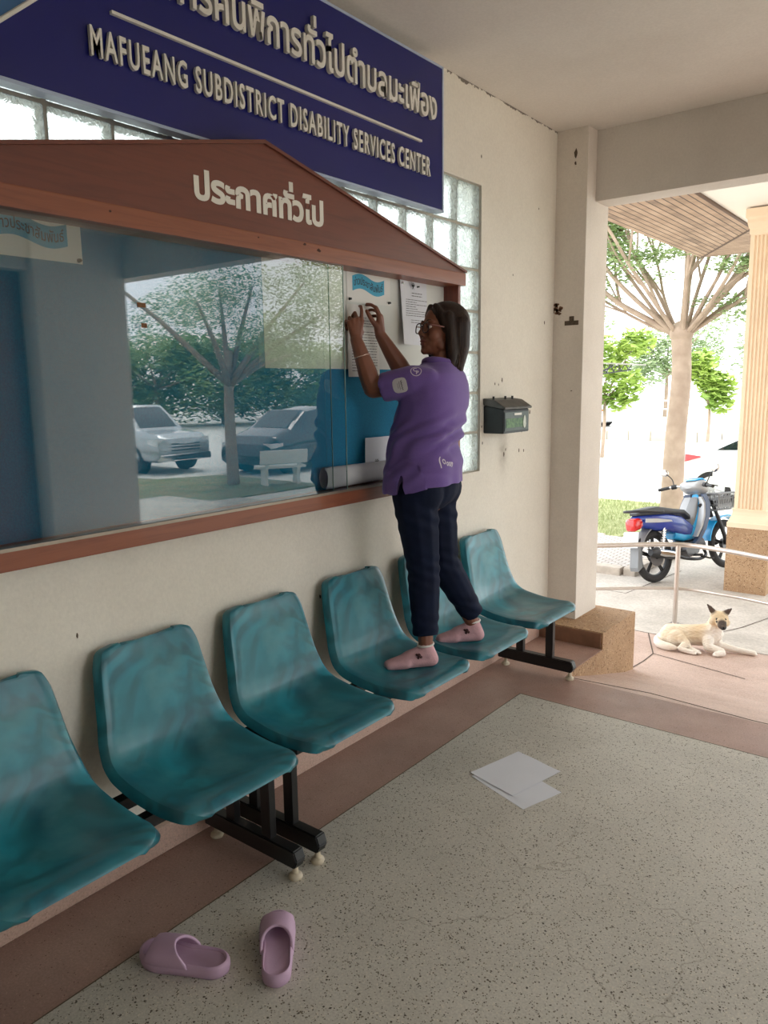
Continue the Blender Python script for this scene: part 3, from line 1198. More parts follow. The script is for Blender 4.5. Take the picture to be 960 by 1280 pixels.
M_GLIDE = mat('cream_nylon_glide', srgb(206, 194, 170), 0.5, var=0.15, scale=40)
M_SCREW = mat('dull_screw', srgb(90, 96, 96), 0.4, 0.9, var=0.2)

# section through the seat, from the top of the back to the front lip: (x from the wall, z)
SEC = [(0.052, 0.801), (0.053, 0.797), (0.056, 0.786), (0.070, 0.745), (0.088, 0.67), (0.107, 0.59), (0.124, 0.525), (0.148, 0.474), (0.190, 0.443), (0.25, 0.430), (0.33, 0.424), (0.41, 0.425), (0.465, 0.430), (0.495, 0.430), (0.515, 0.426), (0.526, 0.419), (0.531, 0.411)]
HALF = [0.112, 0.146, 0.176, 0.192, 0.203, 0.214, 0.228, 0.237, 0.241, 0.242, 0.242, 0.240, 0.237, 0.229, 0.213, 0.192, 0.165]


def seat_bm():
    P = smooth_pts([Vector((a, 0, b2)) for a, b2 in SEC], 4)
    t = np.linspace(0, len(HALF) - 1, len(P))
    H = np.interp(t, range(len(HALF)), HALF)
    nu = 30
    bm = B()
    rows = []
    nP = len(P)
    for i, p in enumerate(P):
        tg = (P[min(i + 1, nP - 1)] - P[max(i - 1, 0)]).normalized()
        nrm = Vector((-tg.z, 0, tg.x))
        f = i / (nP - 1)
        bend = math.exp(-((f - 0.50) / 0.15) ** 2)
        row = []
        for j in range(nu + 1):
            u = -1 + 2 * j / nu
            # dished across, edges lifted to the sitter, then rolled over outwards
            lift = (0.006 + 0.016 * bend) * abs(u) ** 2.2
            e = max(0.0, (abs(u) - 0.90) / 0.10)
            roll = -0.030 * e * e
            row.append(bm.verts.new(Vector((p.x, 0, p.z)) + nrm * (lift + roll) + Vector((0, u * H[i], 0))))
        rows.append(row)
    for a, b2 in zip(rows[:-1], rows[1:]):
        for j in range(nu):
            bm.faces.new((a[j], a[j + 1], b2[j + 1], b2[j]))
    return bm


def make_seat_mesh():
    o = obj('seat_shell', seat_bm(), M_TEAL)
    s = o.modifiers.new('s', 'SOLIDIFY')
    s.thickness = 0.013
    s.offset = 0
    b2 = o.modifiers.new('b', 'BEVEL')
    b2.width = 0.005
    b2.segments = 2
    b2.limit_method = 'ANGLE'
    applied(o)
    o.data.polygons.foreach_set('use_smooth', [True] * len(o.data.polygons))
    # skirt: a moulded flange hanging behind the rim makes the edge look thick
    return o


seat0 = make_seat_mesh()


def leg_frame(y, parent, o):
    bm = B()
    prism(bm, [(-2.09, 0.045), (-1.640, 0.045), (-1.626, 0.075), (-1.640, 0.108), (-2.09, 0.108)], y - 0.022, y + 0.022, 'y')
    bmesh.ops.bevel(bm, geom=bm.edges[:], offset=0.004, segments=2, affect='EDGES')
    for x in (-1.775, -1.955):
        box(bm, (x - 0.022, y - 0.014, 0.10), (x + 0.022, y + 0.014, 0.395), 0.003)
    box(bm, (-1.985, y - 0.016, 0.375), (-1.72, y + 0.016, 0.40), 0.003)
    L = obj('leg_frame', bm, M_BLACK, parent, origin=o)
    for x in (-1.655, -2.05):
        bm = B()
        lathe(bm, [(0, 0), (0.021, 0.0), (0.024, 0.006), (0.022, 0.014), (0.011, 0.020), (0.009, 0.046), (0, 0.046)], Matrix.Translation((x, y, 0)), 20)
        tag(obj('foot_glide', bm, M_GLIDE, L, smooth=True, angle=50, origin=o), 'cream nylon foot glide')


def bench(name, label, ycs, legs, y0, y1):
    o = (-1.86, (y0 + y1) / 2, 0)
    t = thing(name, label, 'bench', o, group='teal waiting benches')
    bm = B()
    for x in (-1.80, -1.94):
        box(bm, (x - 0.019, y0, 0.352), (x + 0.019, y1, 0.390), 0.003)
    obj('rail', bm, M_BLACK, t, origin=o)
    for y in legs:
        leg_frame(y, t, o)
    for yc in ycs:
        s = bpy.data.objects.new('seat_shell', seat0.data)
        link(s, t)
        s.location = Vector((WX, yc, 0)) - Vector(o)
        bm = B()
        box(bm, (-1.955, -0.10, 0.3885), (-1.785, 0.10, 0.417), 0.003)
        obj('bracket', bm, M_BLACK, s, origin=(WX, 0, 0))
    return t


bench('waiting_bench', 'bench of teal plastic seats at the near left end of the wall, nobody on it', [-0.18, 0.35, 0.88, 1.41], [0.0, 1.615], -0.42, 1.66)
bench('waiting_bench', 'four-seat teal plastic bench the woman stands on, ending beside the column', [1.925, 2.455, 2.985, 3.525], [1.722, 3.74], 1.69, 3.77)
bpy.data.objects.remove(seat0)
# ================================================================== THE WOMAN
M_SKIN = mat('brown_skin', srgb(132, 82, 62), 0.5, var=0.12, scale=16, sss=0.08)
M_HAIR = NT('dark_brown_hair')
k = M_HAIR
hv = k.mapping(scale=(60, 60, 3))
M_HAIR = None
hn = k.noise(4, 4, hv)
k.bump(hn, 0.35, 0.006)
M_HAIR = k.done(k.ramp(hn, [(0.3, srgb(26, 18, 15)), (0.55, srgb(44, 30, 24)), (0.75, srgb(70, 48, 36))]), 0.5, Specular_IOR_Level=0.25)
k = NT('purple_polo_fabric')
weave = k.noise(420, 2)
k.bump(weave, 0.15, 0.001)
M_POLO = k.done(k.mix(k.ramp(weave, [(0.35, 0.0), (0.65, 0.5)]), srgb(104, 78, 148), srgb(122, 96, 166)), 0.85, Sheen_Weight=0.2)
M_JEANS = mat('dark_navy_stretch_cotton', srgb(19, 28, 52), 0.85, spec=0.2, var=0.3, scale=14, bump=0.1, bscale=300)
M_SOCK = mat('pink_sock_knit', srgb(206, 162, 168), 0.85, var=0.12, scale=40, bump=0.25, bscale=220)
M_CUFF = mat('white_sock_band', srgb(228, 222, 218), 0.85, var=0.08, scale=40)
M_FRAME = mat('dark_plum_glasses', srgb(46, 26, 30), 0.3, var=0.2)
M_TEMPLE = mat('pink_temple', srgb(178, 128, 122), 0.3, var=0.2)
M_SILVER = mat('silver', srgb(214, 206, 200), 0.2, 1.0, var=0.1)

pelvis = Vector((-1.835, 2.625, 1.20))
po = (-1.80, 2.70, 0.43)
person = thing('person', 'woman in purple polo shirt and dark trousers standing on seats, pinning up a notice', 'person', po)
yaw_f = Vector((-0.987, -0.16, 0)).normalized()
yaw_r = Vector((-yaw_f.y * -1, yaw_f.x * -1, 0))      # her right
yaw_r = Vector((yaw_f.y, -yaw_f.x, 0))
UPZ = Vector((0, 0, 1))

# joints
hipL, hipR = Vector((-1.83, 2.545, 1.17)), Vector((-1.845, 2.705, 1.17))
kneeL, kneeR = Vector((-1.80, 2.565, 0.83)), Vector((-1.815, 2.735, 0.83))
ankL, ankR = Vector((-1.756, 2.515, 0.515)), Vector((-1.765, 2.905, 0.515))
toeL, toeR = Vector((-1.865, 2.408, 0.448)), Vector((-1.875, 2.808, 0.448))
shL, shR = Vector((-1.818, 2.545, 1.622)), Vector((-1.850, 2.830, 1.600))
elL, elR = Vector((-1.985, 2.475, 1.588)), Vector((-1.975, 2.700, 1.625))
wrL, wrR = Vector((-2.040, 2.440, 1.784)), Vector((-2.046, 2.612, 1.806))
neck0, head_c = Vector((-1.815, 2.712, 1.64)), Vector((-1.825, 2.742, 1.822))

# ---- body
bm = B()
chain(bm, [Vector((-1.835, 2.63, 1.15)), Vector((-1.835, 2.64, 1.35)), Vector((-1.82, 2.69, 1.52))], [0.10, 0.10, 0.10])
for h, kn, a, t in ((hipL, kneeL, ankL, toeL), (hipR, kneeR, ankR, toeR)):
    chain(bm, [h, kn, kn.lerp(a, 0.3), a], [0.075, 0.048, 0.046, 0.030])
    d = (t - a)
    d.z = 0
    heel = a - d.normalized() * 0.022
    heel.z = 0.462
    chain(bm, [a, heel], [0.030, 0.028])
    chain(bm, [heel, a + d * 0.55 + Vector((0, 0, -0.052)), t], [0.027, 0.028, 0.014])
for s, e, w in ((shL, elL, wrL), (shR, elR, wrR)):
    chain(bm, [s, s.lerp(e, 0.5), e, e.lerp(w, 0.3), e.lerp(w, 0.75), w], [0.052, 0.047, 0.041, 0.041, 0.031, 0.025])
chain(bm, [Vector((-1.83, 2.69, 1.56)), shL], [0.07, 0.048])
chain(bm, [Vector((-1.83, 2.72, 1.56)), shR], [0.07, 0.048])
chain(bm, [neck0 - Vector((0, 0, 0.05)), neck0 + Vector((0, 0, 0.02)), head_c + Vector((0.012, 0.010, -0.06))], [0.062, 0.048, 0.048])

# head in its own frame: F forward, L her left, U up
HF = Vector((-0.46, -0.88, 0.12)).normalized()
HL = UPZ.cross(HF).normalized()
HU = HF.cross(HL).normalized()
HS = 0.98
HM = Matrix(((HF.x * HS, HL.x * HS, HU.x * HS, head_c.x), (HF.y * HS, HL.y * HS, HU.y * HS, head_c.y), (HF.z * HS, HL.z * HS, HU.z * HS, head_c.z), (0, 0, 0, 1)))


def hp(f, l, u):
    return HM @ Vector((f, l, u))


hd = B()
ell(hd, (-0.010, 0, 0.030), (0.092, 0.073, 0.085), seg=24)
ell(hd, (0.030, 0, -0.030), (0.060, 0.060, 0.080), seg=24)
ell(hd, (0.052, 0, -0.078), (0.034, 0.036, 0.030))
ell(hd, (0.070, 0, -0.094), (0.018, 0.020, 0.016))
for s in (-1, 1):
    ell(hd, (0.048, 0.034 * s, -0.028), (0.034, 0.030, 0.034))
    ell(hd, (0.012, 0.048 * s, -0.062), (0.034, 0.016, 0.026))
    ell(hd, (0.088, 0.0105 * s, -0.031), (0.012, 0.009, 0.009))
    ell(hd, (0.070, 0.030 * s, 0.024), (0.017, 0.024, 0.010))
    ell(hd, (-0.012, 0.076 * s, -0.008), (0.017, 0.010, 0.030))
hull2(hd, (0.078, 0, 0.012), 0.010, (0.099, 0, -0.024), 0.0115)
ell(hd, (0.081, 0, -0.0545), (0.0125, 0.024, 0.0068))
ell(hd, (0.079, 0, -0.068), (0.0125, 0.020, 0.0078))
bmesh.ops.transform(hd, matrix=HM, verts=hd.verts)
join_bm(bm, hd)


# hands
def finger(bm, base, d, n, lens, bends, r0=0.0086, r1=0.0066):
    """Bends towards -n, the palm side."""
    side = d.cross(n).normalized()
    pts, rs = [base], [r0]
    cur = d.normalized()
    for i, (L, b2) in enumerate(zip(lens, bends)):
        cur = (Matrix.Rotation(-math.radians(b2), 3, side) @ cur).normalized()
        pts.append(pts[-1] + cur * L)
        rs.append(r0 + (r1 - r0) * (i + 1) / len(lens))
    chain(bm, pts, rs)
    return pts


def hand(bm, w, d, n, thumb_side, bends, thumb, spread=(6, 2, -3, -8), yawk=(0, 0, 0, 0)):
    """w wrist; d towards the knuckles; n out of the back of the hand; thumb_side unit vector."""
    d = d.normalized()
    n = (n - d * n.dot(d)).normalized()
    ts = thumb_side - d * thumb_side.dot(d) - n * thumb_side.dot(n)
    ts.normalize()
    kn = [w + d * L + ts * o + n * h for L, o, h in ((0.076, 0.027, 0.002), (0.079, 0.009, 0.004), (0.075, -0.009, 0.002), (0.067, -0.026, -0.002))]
    for q, r in zip(kn, (0.0125, 0.0125, 0.012, 0.011)):
        hull2(bm, w + (q - w) * 0.12, 0.019, q, r)
    chain(bm, [w + ts * 0.010 - n * 0.006, w + d * 0.042 + ts * 0.022 - n * 0.010], [0.018, 0.016])
    tips = []
    for q, sp, bd, L in zip(kn, spread, bends, ((0.040, 0.024, 0.019), (0.044, 0.027, 0.020), (0.041, 0.025, 0.020), (0.033, 0.020, 0.017))):
        dd = (Matrix.Rotation(math.radians(sp), 3, n) @ d) if ts.cross(d).dot(n) < 0 else (Matrix.Rotation(-math.radians(sp), 3, n) @ d)
        tips.append(finger(bm, q, dd, n, L, bd))
    tb = w + d * 0.032 + ts * 0.026 - n * 0.008
    td = (d * thumb[0] + ts * thumb[1] - n * thumb[2]).normalized()
    side = td.cross(ts).normalized()
    p1 = tb + td * 0.036
    t2 = (td * 0.86 + (d * 0.5 - ts * 0.35) * thumb[3]).normalized()
    p2 = p1 + t2 * 0.026
    p3 = p2 + t2 * 0.020
    chain(bm, [tb, p1, p2, p3], [0.0135, 0.0105, 0.0095, 0.0075])
    return tips


# left hand: fist-like, index reaching over to press the pin
hand(bm, wrL, Vector((-0.10, 0.06, 1.0)), Vector((0.82, -0.45, 0.1)), Vector((0.3, 1.0, 0)),
     ((2, 26, 44), (38, 66, 40), (60, 82, 45), (66, 84, 45)), (0.75, 0.15, 0.7, 0.6))
# right hand: open curve, thumb and index holding the sheet
tipsR = hand(bm, wrR, Vector((-0.12, 0.10, 1.0)), Vector((0.85, 0.40, 0.1)), Vector((0.25, -1.0, 0.0)),
             ((18, 34, 26), (22, 38, 28), (28, 44, 32), (34, 48, 36)), (0.72, 0.6, 0.45, 0.4), spread=(5, 1, -4, -10))
body = None
bb = obj('body', bm, M_SKIN, person, origin=po)
rm = bb.modifiers.new('r', 'REMESH')
rm.mode = 'VOXEL'
rm.voxel_size = 0.0034
sm = bb.modifiers.new('s', 'SMOOTH')
sm.factor = 0.5
sm.iterations = 4
applied(bb)
bb.data.polygons.foreach_set('use_smooth', [True] * len(bb.data.polygons))

# eyes, lips, brows
M_EYE = mat('eye_white', srgb(214, 204, 194), 0.25, var=0.05)
M_IRIS = mat('dark_iris', srgb(30, 18, 14), 0.15, var=0.2)
M_LIP = mat('muted_lip', srgb(120, 58, 54), 0.45, var=0.1)
for s in (-1, 1):
    bm = B()
    ell(bm, (0.0715, 0.0285 * s, 0.004), (0.0105, 0.0105, 0.0075), M=HM)
    e = tag(obj('eye', bm, M_EYE, person, smooth=True, origin=po), 'brown eye')
    bm = B()
    ell(bm, (0.0790, 0.0280 * s, 0.004), (0.0042, 0.0058, 0.0062), M=HM)
    obj('iris', bm, M_IRIS, e, smooth=True, origin=po)
    bm = B()
    tube(bm, [hp(f, l * s, u) for f, l, u in ((0.083, 0.014, 0.026), (0.083, 0.026, 0.031), (0.077, 0.040, 0.030), (0.066, 0.051, 0.024))], [0.0025, 0.0036, 0.0032, 0.0015], 8)
    obj('eyebrow', bm, M_HAIR, person, smooth=True, origin=po)
bm = B()
ell(bm, (0.0835, 0, -0.0550), (0.0112, 0.022, 0.0056), M=HM)
ell(bm, (0.0815, 0, -0.0670), (0.0112, 0.018, 0.0066), M=HM)
obj('lips', bm, M_LIP, person, smooth=True, origin=po)

# ---- hair: shoulder-length bob
bm = B()
ell(bm, (-0.026, 0, 0.040), (0.102, 0.084, 0.088), M=HM, seg=28)
for s in (-1, 1):
    chain(bm, [hp(0.010, 0.066 * s, 0.052), hp(-0.002, 0.078 * s, -0.02), hp(-0.016, 0.080 * s, -0.09), hp(-0.026, 0.074 * s, -0.150)], [0.026, 0.022, 0.026, 0.018])
    chain(bm, [hp(-0.050, 0.052 * s, 0.03), hp(-0.062, 0.060 * s, -0.06), hp(-0.066, 0.056 * s, -0.150)], [0.052, 0.044, 0.026])
    chain(bm, [hp(0.052, 0.022 * s, 0.094), hp(0.040, 0.056 * s, 0.060), hp(0.016, 0.070 * s, 0.0)], [0.014, 0.018, 0.016])
chain(bm, [hp(-0.074, 0, 0.03), hp(-0.084, 0, -0.06), hp(-0.082, 0, -0.155)], [0.054, 0.042, 0.026])
hair = blob('hair', bm, M_HAIR, 0.005, 5)
hair.data.transform(Matrix.Translation(-Vector(po)))
hair.parent = person
rnd = random.Random(8)
bm = B()
for i in range(46):
    s = rnd.uniform(-1, 1)
    a = s * 1.9
    b0 = (-0.03 - 0.078 * math.cos(a), 0.098 * math.sin(a) * 0.9, -0.13 - rnd.uniform(0, 0.02))
    b1 = (b0[0] * 1.0 + rnd.uniform(-0.006, 0.006), b0[1] * 0.97 + rnd.uniform(-0.006, 0.006), b0[2] - rnd.uniform(0.02, 0.036))
    tube(bm, [hp(b0[0], b0[1], b0[2] + 0.03), hp(*b0), hp(*b1)], [0.006, 0.006, 0.0012], 6)
obj('hair_ends', bm, M_HAIR, hair, smooth=True, origin=po)

# ---- glasses
gl = None
bm = B()


def lens_outline(s, k=20):
    pts = []
    for a in np.linspace(0, 2 * PI, k + 1)[:-1]:
        ca, sa = math.cos(a), math.sin(a)
        l = 0.0245 * (abs(ca) ** 0.7) * (1 if ca > 0 else -1)
        u = 0.0205 * (abs(sa) ** 0.7) * (1 if sa > 0 else -1)
        pts.append((0.096 - 0.10 * abs(l + 0.033) * 0.5, (0.034 + l) * s, -0.002 + u))
    return pts


for s in (-1, 1):
    tube(bm, [hp(*p) for p in lens_outline(s)], 0.0023, 8, closed=True)
tube(bm, [hp(0.0955, -0.010, 0.004), hp(0.100, 0, 0.007), hp(0.0955, 0.010, 0.004)], 0.0022, 8)
gl = obj('glasses', bm, M_FRAME, person, smooth=True, origin=po)
for s in (-1, 1):
    bm = B()
    bm.faces.new([bm.verts.new(hp(*p)) for p in lens_outline(s)])
    obj('lens', bm, pane_mat('spectacle_lens' if s < 0 else 'spectacle_lens_b', (0.9, 0.92, 0.9), 1.0), gl, origin=po)
    bm = B()
    tube(bm, [hp(0.090, 0.058 * s, 0.008), hp(0.07, 0.068 * s, 0.009), hp(0.02, 0.077 * s, 0.006), hp(-0.01, 0.079 * s, 0.0)], 0.0023, 8, sx=1.6)
    tag(obj('temple', bm, M_TEMPLE, gl, smooth=True, origin=po), 'pale pink temple arm')

# ---- polo shirt
def torso_rings():
    rows = [  # z, centre x, centre y, half width, half depth front, half depth back
        (1.150, -1.838, 2.615, 0.176, 0.150, 0.150),
        (1.215, -1.836, 2.615, 0.174, 0.150, 0.150),
        (1.280, -1.834, 2.622, 0.168, 0.148, 0.140),
        (1.340, -1.832, 2.630, 0.164, 0.144, 0.132),
        (1.410, -1.828, 2.645, 0.166, 0.140, 0.130),
        (1.480, -1.824, 2.664, 0.172, 0.132, 0.130),
        (1.540, -1.820, 2.680, 0.184, 0.118, 0.126),
        (1.600, -1.818, 2.692, 0.180, 0.096, 0.112),
        (1.645, -1.818, 2.702, 0.152, 0.080, 0.096),
        (1.672, -1.818, 2.708, 0.104, 0.072, 0.078),
        (1.692, -1.818, 2.710, 0.074, 0.064, 0.066)]
    out = []
    for z, cx, cy, a, bf, bb2 in rows:
        ring = []
        for t in np.linspace(0, 2 * PI, 41)[:-1]:
            ca, sa = math.cos(t), math.sin(t)
            ex = 0.74
            u = a * (abs(ca) ** ex) * (1 if ca > 0 else -1)
            w = (bf if sa > 0 else bb2) * (abs(sa) ** ex) * (1 if sa > 0 else -1)
            p = Vector((cx, cy, z)) + yaw_r * u + yaw_f * w
            ring.append(p)
        out.append(ring)
    return out


bm = B()
loft(bm, torso_rings())
for s, e, cut in ((shL, elL, 0.78), (shR, elR, 0.70)):
    m_ = s.lerp(e, cut)
    ax = (m_ - s).normalized()
    # sleeve: rounded shoulder, open-looking straight hem
    ring_pts, rr = [], []
    inner = s - ax * 0.05
    kk = 1.0 if s is shL else 0.86
    chain(bm, [inner + Vector((0, 0, -0.01)), s + Vector((0, 0, -0.004)), s.lerp(m_, 0.5) + Vector((0, 0, -0.004))], [0.048 * kk, 0.061 * kk, 0.062 * kk])
    chain(bm, [Vector((-1.822, 2.69, 1.565)).lerp(s, 0.34), s + Vector((0, 0, -0.006))], [0.100, 0.062 * kk])
    cyl(bm, s + Vector((0, 0, -0.004)), m_ + Vector((0, 0, -0.006)), 0.064 * kk, 0.060 * kk, 28)
shirt = obj('polo_shirt', bm, M_POLO)
rm = shirt.modifiers.new('r', 'REMESH')
rm.mode = 'VOXEL'
rm.voxel_size = 0.006
sm = shirt.modifiers.new('s', 'SMOOTH')
sm.factor = 0.5
sm.iterations = 12
applied(shirt)
# hem: cut to a curve with side vents, hollow underneath
cut = B()
lowz = 1.0
for s in (-1, 1):
    c = Vector((-1.836, 2.615, 0)) + yaw_r * (0.172 * s) + yaw_f * 0.015
    T = frame_mat((c.x, c.y, 0), yaw_f, UPZ)
    prism(cut, [(-0.004, 1.240), (0.004, 1.240), (0.046, 1.1), (-0.030, 1.1)], -0.07, 0.07, 'z', T)
boolean_cut(shirt, cut)
cut = B()
T = frame_mat((-1.836, 2.615, 0), yaw_f, UPZ)
prism(cut, [(-0.4, 1.0), (0.4, 1.0), (0.4, 1.155), (0.01, 1.162), (-0.04, 1.172), (-0.09, 1.19), (-0.4, 1.23)], -0.5, 0.5, 'z', T)
boolean_cut(shirt, cut)
# drapery: swags across the back, pulls from the armpit, bunching at the waist
me = shirt.data
co_ = np.empty(len(me.vertices) * 3)
me.vertices.foreach_get('co', co_)
co_ = co_.reshape(-1, 3)
no_ = np.empty(len(me.vertices) * 3)
me.vertices.foreach_get('normal', no_)
no_ = no_.reshape(-1, 3)
rel = co_ - np.array([-1.828, 2.65, 0])
u = rel @ np.array(yaw_r)            # across, her right positive
w = rel @ np.array(yaw_f)            # forward positive
z = co_[:, 2]
ang = np.arctan2(w, u)
back = np.clip(-w / 0.12, 0, 1)
left = np.clip(-u / 0.15, 0, 1)
amp = np.exp(-((z - 1.405) / 0.075) ** 2)
swag = np.sin((z - 1.36 + 0.9 * u ** 2 - 0.30 * u) * 2 * PI / 0.062 + 0.8 * np.sin(u * 14))
d1 = 0.0100 * amp * back * swag
diag = np.sin((z * 0.8 + 0.75 * (u + w) + 0.02 * np.sin(z * 40)) * 2 * PI / 0.075)
d2 = 0.0048 * np.exp(-((z - 1.38) / 0.12) ** 2) * left * diag
vert = np.sin(ang * 9 + 3 * z)
d3 = 0.0035 * np.clip((1.30 - z) / 0.12, 0, 1) * vert
bulge = 0.010 * np.exp(-((z - 1.285) / 0.028) ** 2) * back - 0.010 * np.exp(-((z - 1.345) / 0.03) ** 2) * back
slv = (np.abs(u) > 0.19) | (w > 0.13)
dd = np.where(slv, 0.0025 * np.sin(z * 90 + w * 60), d1 + d2 + d3 + bulge)
co_ = co_ + no_ * dd[:, None]
me.vertices.foreach_set('co', co_.ravel())
me.polygons.foreach_set('use_smooth', [True] * len(me.polygons))
me.set_sharp_from_angle(angle=math.radians(50))
bm = bmesh.new()
bm.from_mesh(me)
SHIRT_BVH = BVHTree.FromBMesh(bm)
bm.free()
me.transform(Matrix.Translation(-Vector(po)))
shirt.parent = person
# collar and sleeve hems
bm = B()
tube(bm, [Vector((-1.818, 2.710, 1.692)) + yaw_r * (0.070 * math.cos(a)) + yaw_f * (0.062 * math.sin(a)) + UPZ * (0.006 * math.cos(a * 2)) for a in np.linspace(0, 2 * PI, 29)[:-1]], 0.016, 10, closed=True, sx=0.6)
obj('collar', bm, M_POLO, shirt, smooth=True, origin=po)


def decal(bm, point, normal, xdir, ydir, lift=0.0016, size=0.12):
    """Lays flat artwork on the shirt along its normal."""
    n = Vector(normal).normalized()
    x = Vector(xdir)
    x = (x - n * x.dot(n)).normalized()
    y = n.cross(x)
    if y.dot(Vector(ydir)) < 0:
        y = -y
    bmesh.ops.triangulate(bm, faces=bm.faces[:])
    for _ in range(3):
        bmesh.ops.subdivide_edges(bm, edges=[e for e in bm.edges if e.calc_length() > 0.005], cuts=1)
        bmesh.ops.triangulate(bm, faces=bm.faces[:])
    for v in bm.verts:
        q = Vector(point) + x * v.co.x + y * v.co.y + n * 0.06
        hit = SHIRT_BVH.ray_cast(q, -n, 0.2)
        v.co = (hit[0] if hit[0] is not None else q - n * 0.06) + n * (lift + v.co.z)
    return bm


def aim(u, v):
    return (RX * (u - 480) + DN * (v - 640) + FW * 955.0).normalized()


C0 = Vector((0, 0, 1.6))
M_PATCH = mat('pale_patch', srgb(206, 200, 204), 0.7, var=0.06)
M_PRINT = mat('pale_print_on_shirt', srgb(214, 204, 220), 0.7, var=0.05)
hit = SHIRT_BVH.ray_cast(C0, aim(500, 482))
if hit[0]:
    bm = B()
    pts = []
    for a in np.linspace(0, 2 * PI, 33)[:-1]:
        ca, sa = math.cos(a), math.sin(a)
        pts.append(bm.verts.new((0.030 * abs(ca) ** 0.6 * (1 if ca > 0 else -1), 0.030 * abs(sa) ** 0.6 * (1 if sa > 0 else -1), 0)))
    bm.faces.new(pts)
    ax = (elL - shL).normalized()
    pt = obj('sleeve_patch', decal(bm, hit[0], hit[1], ax, UPZ), M_PATCH, shirt, origin=po)
    bm = B()
    for yy, L, hh in ((0.008, 0.040, 0.0028), (-0.001, 0.034, 0.0016), (-0.008, 0.022, 0.0012)):
        n = 14
        prev = None
        for i in range(n + 1):
            xx = -L / 2 + L * i / n
            wv = yy + (0.0022 * math.sin(i * 1.9) if hh > 0.002 else 0)
            cur = (bm.verts.new((-wv - hh / 2, xx, 0.0004)), bm.verts.new((-wv + hh / 2, xx, 0.0004)))
            if prev:
                bm.faces.new((prev[0], prev[1], cur[1], cur[0]))
            prev = cur
    obj('patch_lettering', decal(bm, hit[0], hit[1], ax, UPZ, 0.0030), M_INK, pt, origin=po)
hit = SHIRT_BVH.ray_cast(C0, aim(520, 464))
if hit[0]:
    bm = B()
    n = 40
    o1 = [bm.verts.new((0.0225 * math.cos(a), 0.0225 * math.sin(a), 0)) for a in np.linspace(0, 2 * PI, n + 1)[:-1]]
    o2 = [bm.verts.new((0.0195 * math.cos(a), 0.0195 * math.sin(a), 0)) for a in np.linspace(0, 2 * PI, n + 1)[:-1]]
    for i in range(n):
        bm.faces.new((o1[i], o1[(i + 1) % n], o2[(i + 1) % n], o2[i]))
    q = text_bm('C', 0.026, 0, bold=0.0008)
    fit(q, -0.012, 0.003, -0.002)
    join_bm(bm, q)
    q = text_bm('P', 0.022, 0, bold=0.0008)
    fit(q, 0.0, 0.011, -0.014)
    join_bm(bm, q)
    obj('round_badge', decal(bm, hit[0], hit[1], RX, UPZ), M_PRINT, shirt, origin=po)
hit = SHIRT_BVH.ray_cast(C0, aim(559, 579))
if hit[0]:
    bm = B()
    for body_, x0, x1, yb, sz in (('(', -0.042, -0.030, -0.012, 0.05), ('O', -0.026, -0.008, -0.006, 0.03), ('o', -0.005, 0.008, -0.010, 0.034), ('o', 0.010, 0.022, -0.008, 0.034), ('n', 0.024, 0.040, -0.007, 0.034)):
        q = text_bm(body_, sz, 0, bold=0.0012)
        fit(q, x0, x1, yb)
        join_bm(bm, q)
    obj('hem_lettering', decal(bm, hit[0], hit[1], RX * 1.0 + FW * 0.3, UPZ), M_PRINT, shirt, origin=po)

# ---- trousers
bm = B()
ell(bm, pelvis + Vector((0, 0.005, -0.02)), (0.135, 0.158, 0.11), (0, 0, -0.16))
for s, h in ((-1, hipL), (1, hipR)):
    ell(bm, h - yaw_f * 0.040 + Vector((0, 0, 0.0)), (0.088, 0.086, 0.095))
for h, kn, a in ((hipL, kneeL, ankL), (hipR, kneeR, ankR)):
    cuff = a + Vector((0, 0, 0.045)) + (kn - a) * 0.02
    chain(bm, [h + Vector((0, 0, -0.02)), h.lerp(kn, 0.35), h.lerp(kn, 0.75), kn, kn.lerp(cuff, 0.35), kn.lerp(cuff, 0.7)], [0.098, 0.092, 0.078, 0.071, 0.068, 0.060])
    cyl(bm, kn.lerp(cuff, 0.6), cuff, 0.060, 0.053, 26)
tro = obj('trousers', bm, M_JEANS)
rm = tro.modifiers.new('r', 'REMESH')
rm.mode = 'VOXEL'
rm.voxel_size = 0.006
sm = tro.modifiers.new('s', 'SMOOTH')
sm.factor = 0.5
sm.iterations = 6
applied(tro)
me = tro.data
co_ = np.empty(len(me.vertices) * 3)
me.vertices.foreach_get('co', co_)
co_ = co_.reshape(-1, 3)
no_ = np.empty(len(me.vertices) * 3)
me.vertices.foreach_get('normal', no_)
no_ = no_.reshape(-1, 3)
z = co_[:, 2]
ph = co_[:, 1] * 30 + co_[:, 0] * 22
d1 = 0.0028 * np.exp(-((z - 0.84) / 0.07) ** 2) * np.sin(z * 2 * PI / 0.05 + ph * 1.5)
d2 = 0.0025 * np.exp(-((z - 0.62) / 0.06) ** 2) * np.sin(z * 2 * PI / 0.05 + ph * 1.2)
d3 = 0.003 * np.exp(-((z - 1.05) / 0.05) ** 2) * np.sin(z * 2 * PI / 0.06 + ph * 1.4)
co_ = co_ + no_ * (d1 + d2 + d3)[:, None]
me.vertices.foreach_set('co', co_.ravel())
me.polygons.foreach_set('use_smooth', [True] * len(me.polygons))
me.transform(Matrix.Translation(-Vector(po)))
tro.parent = person

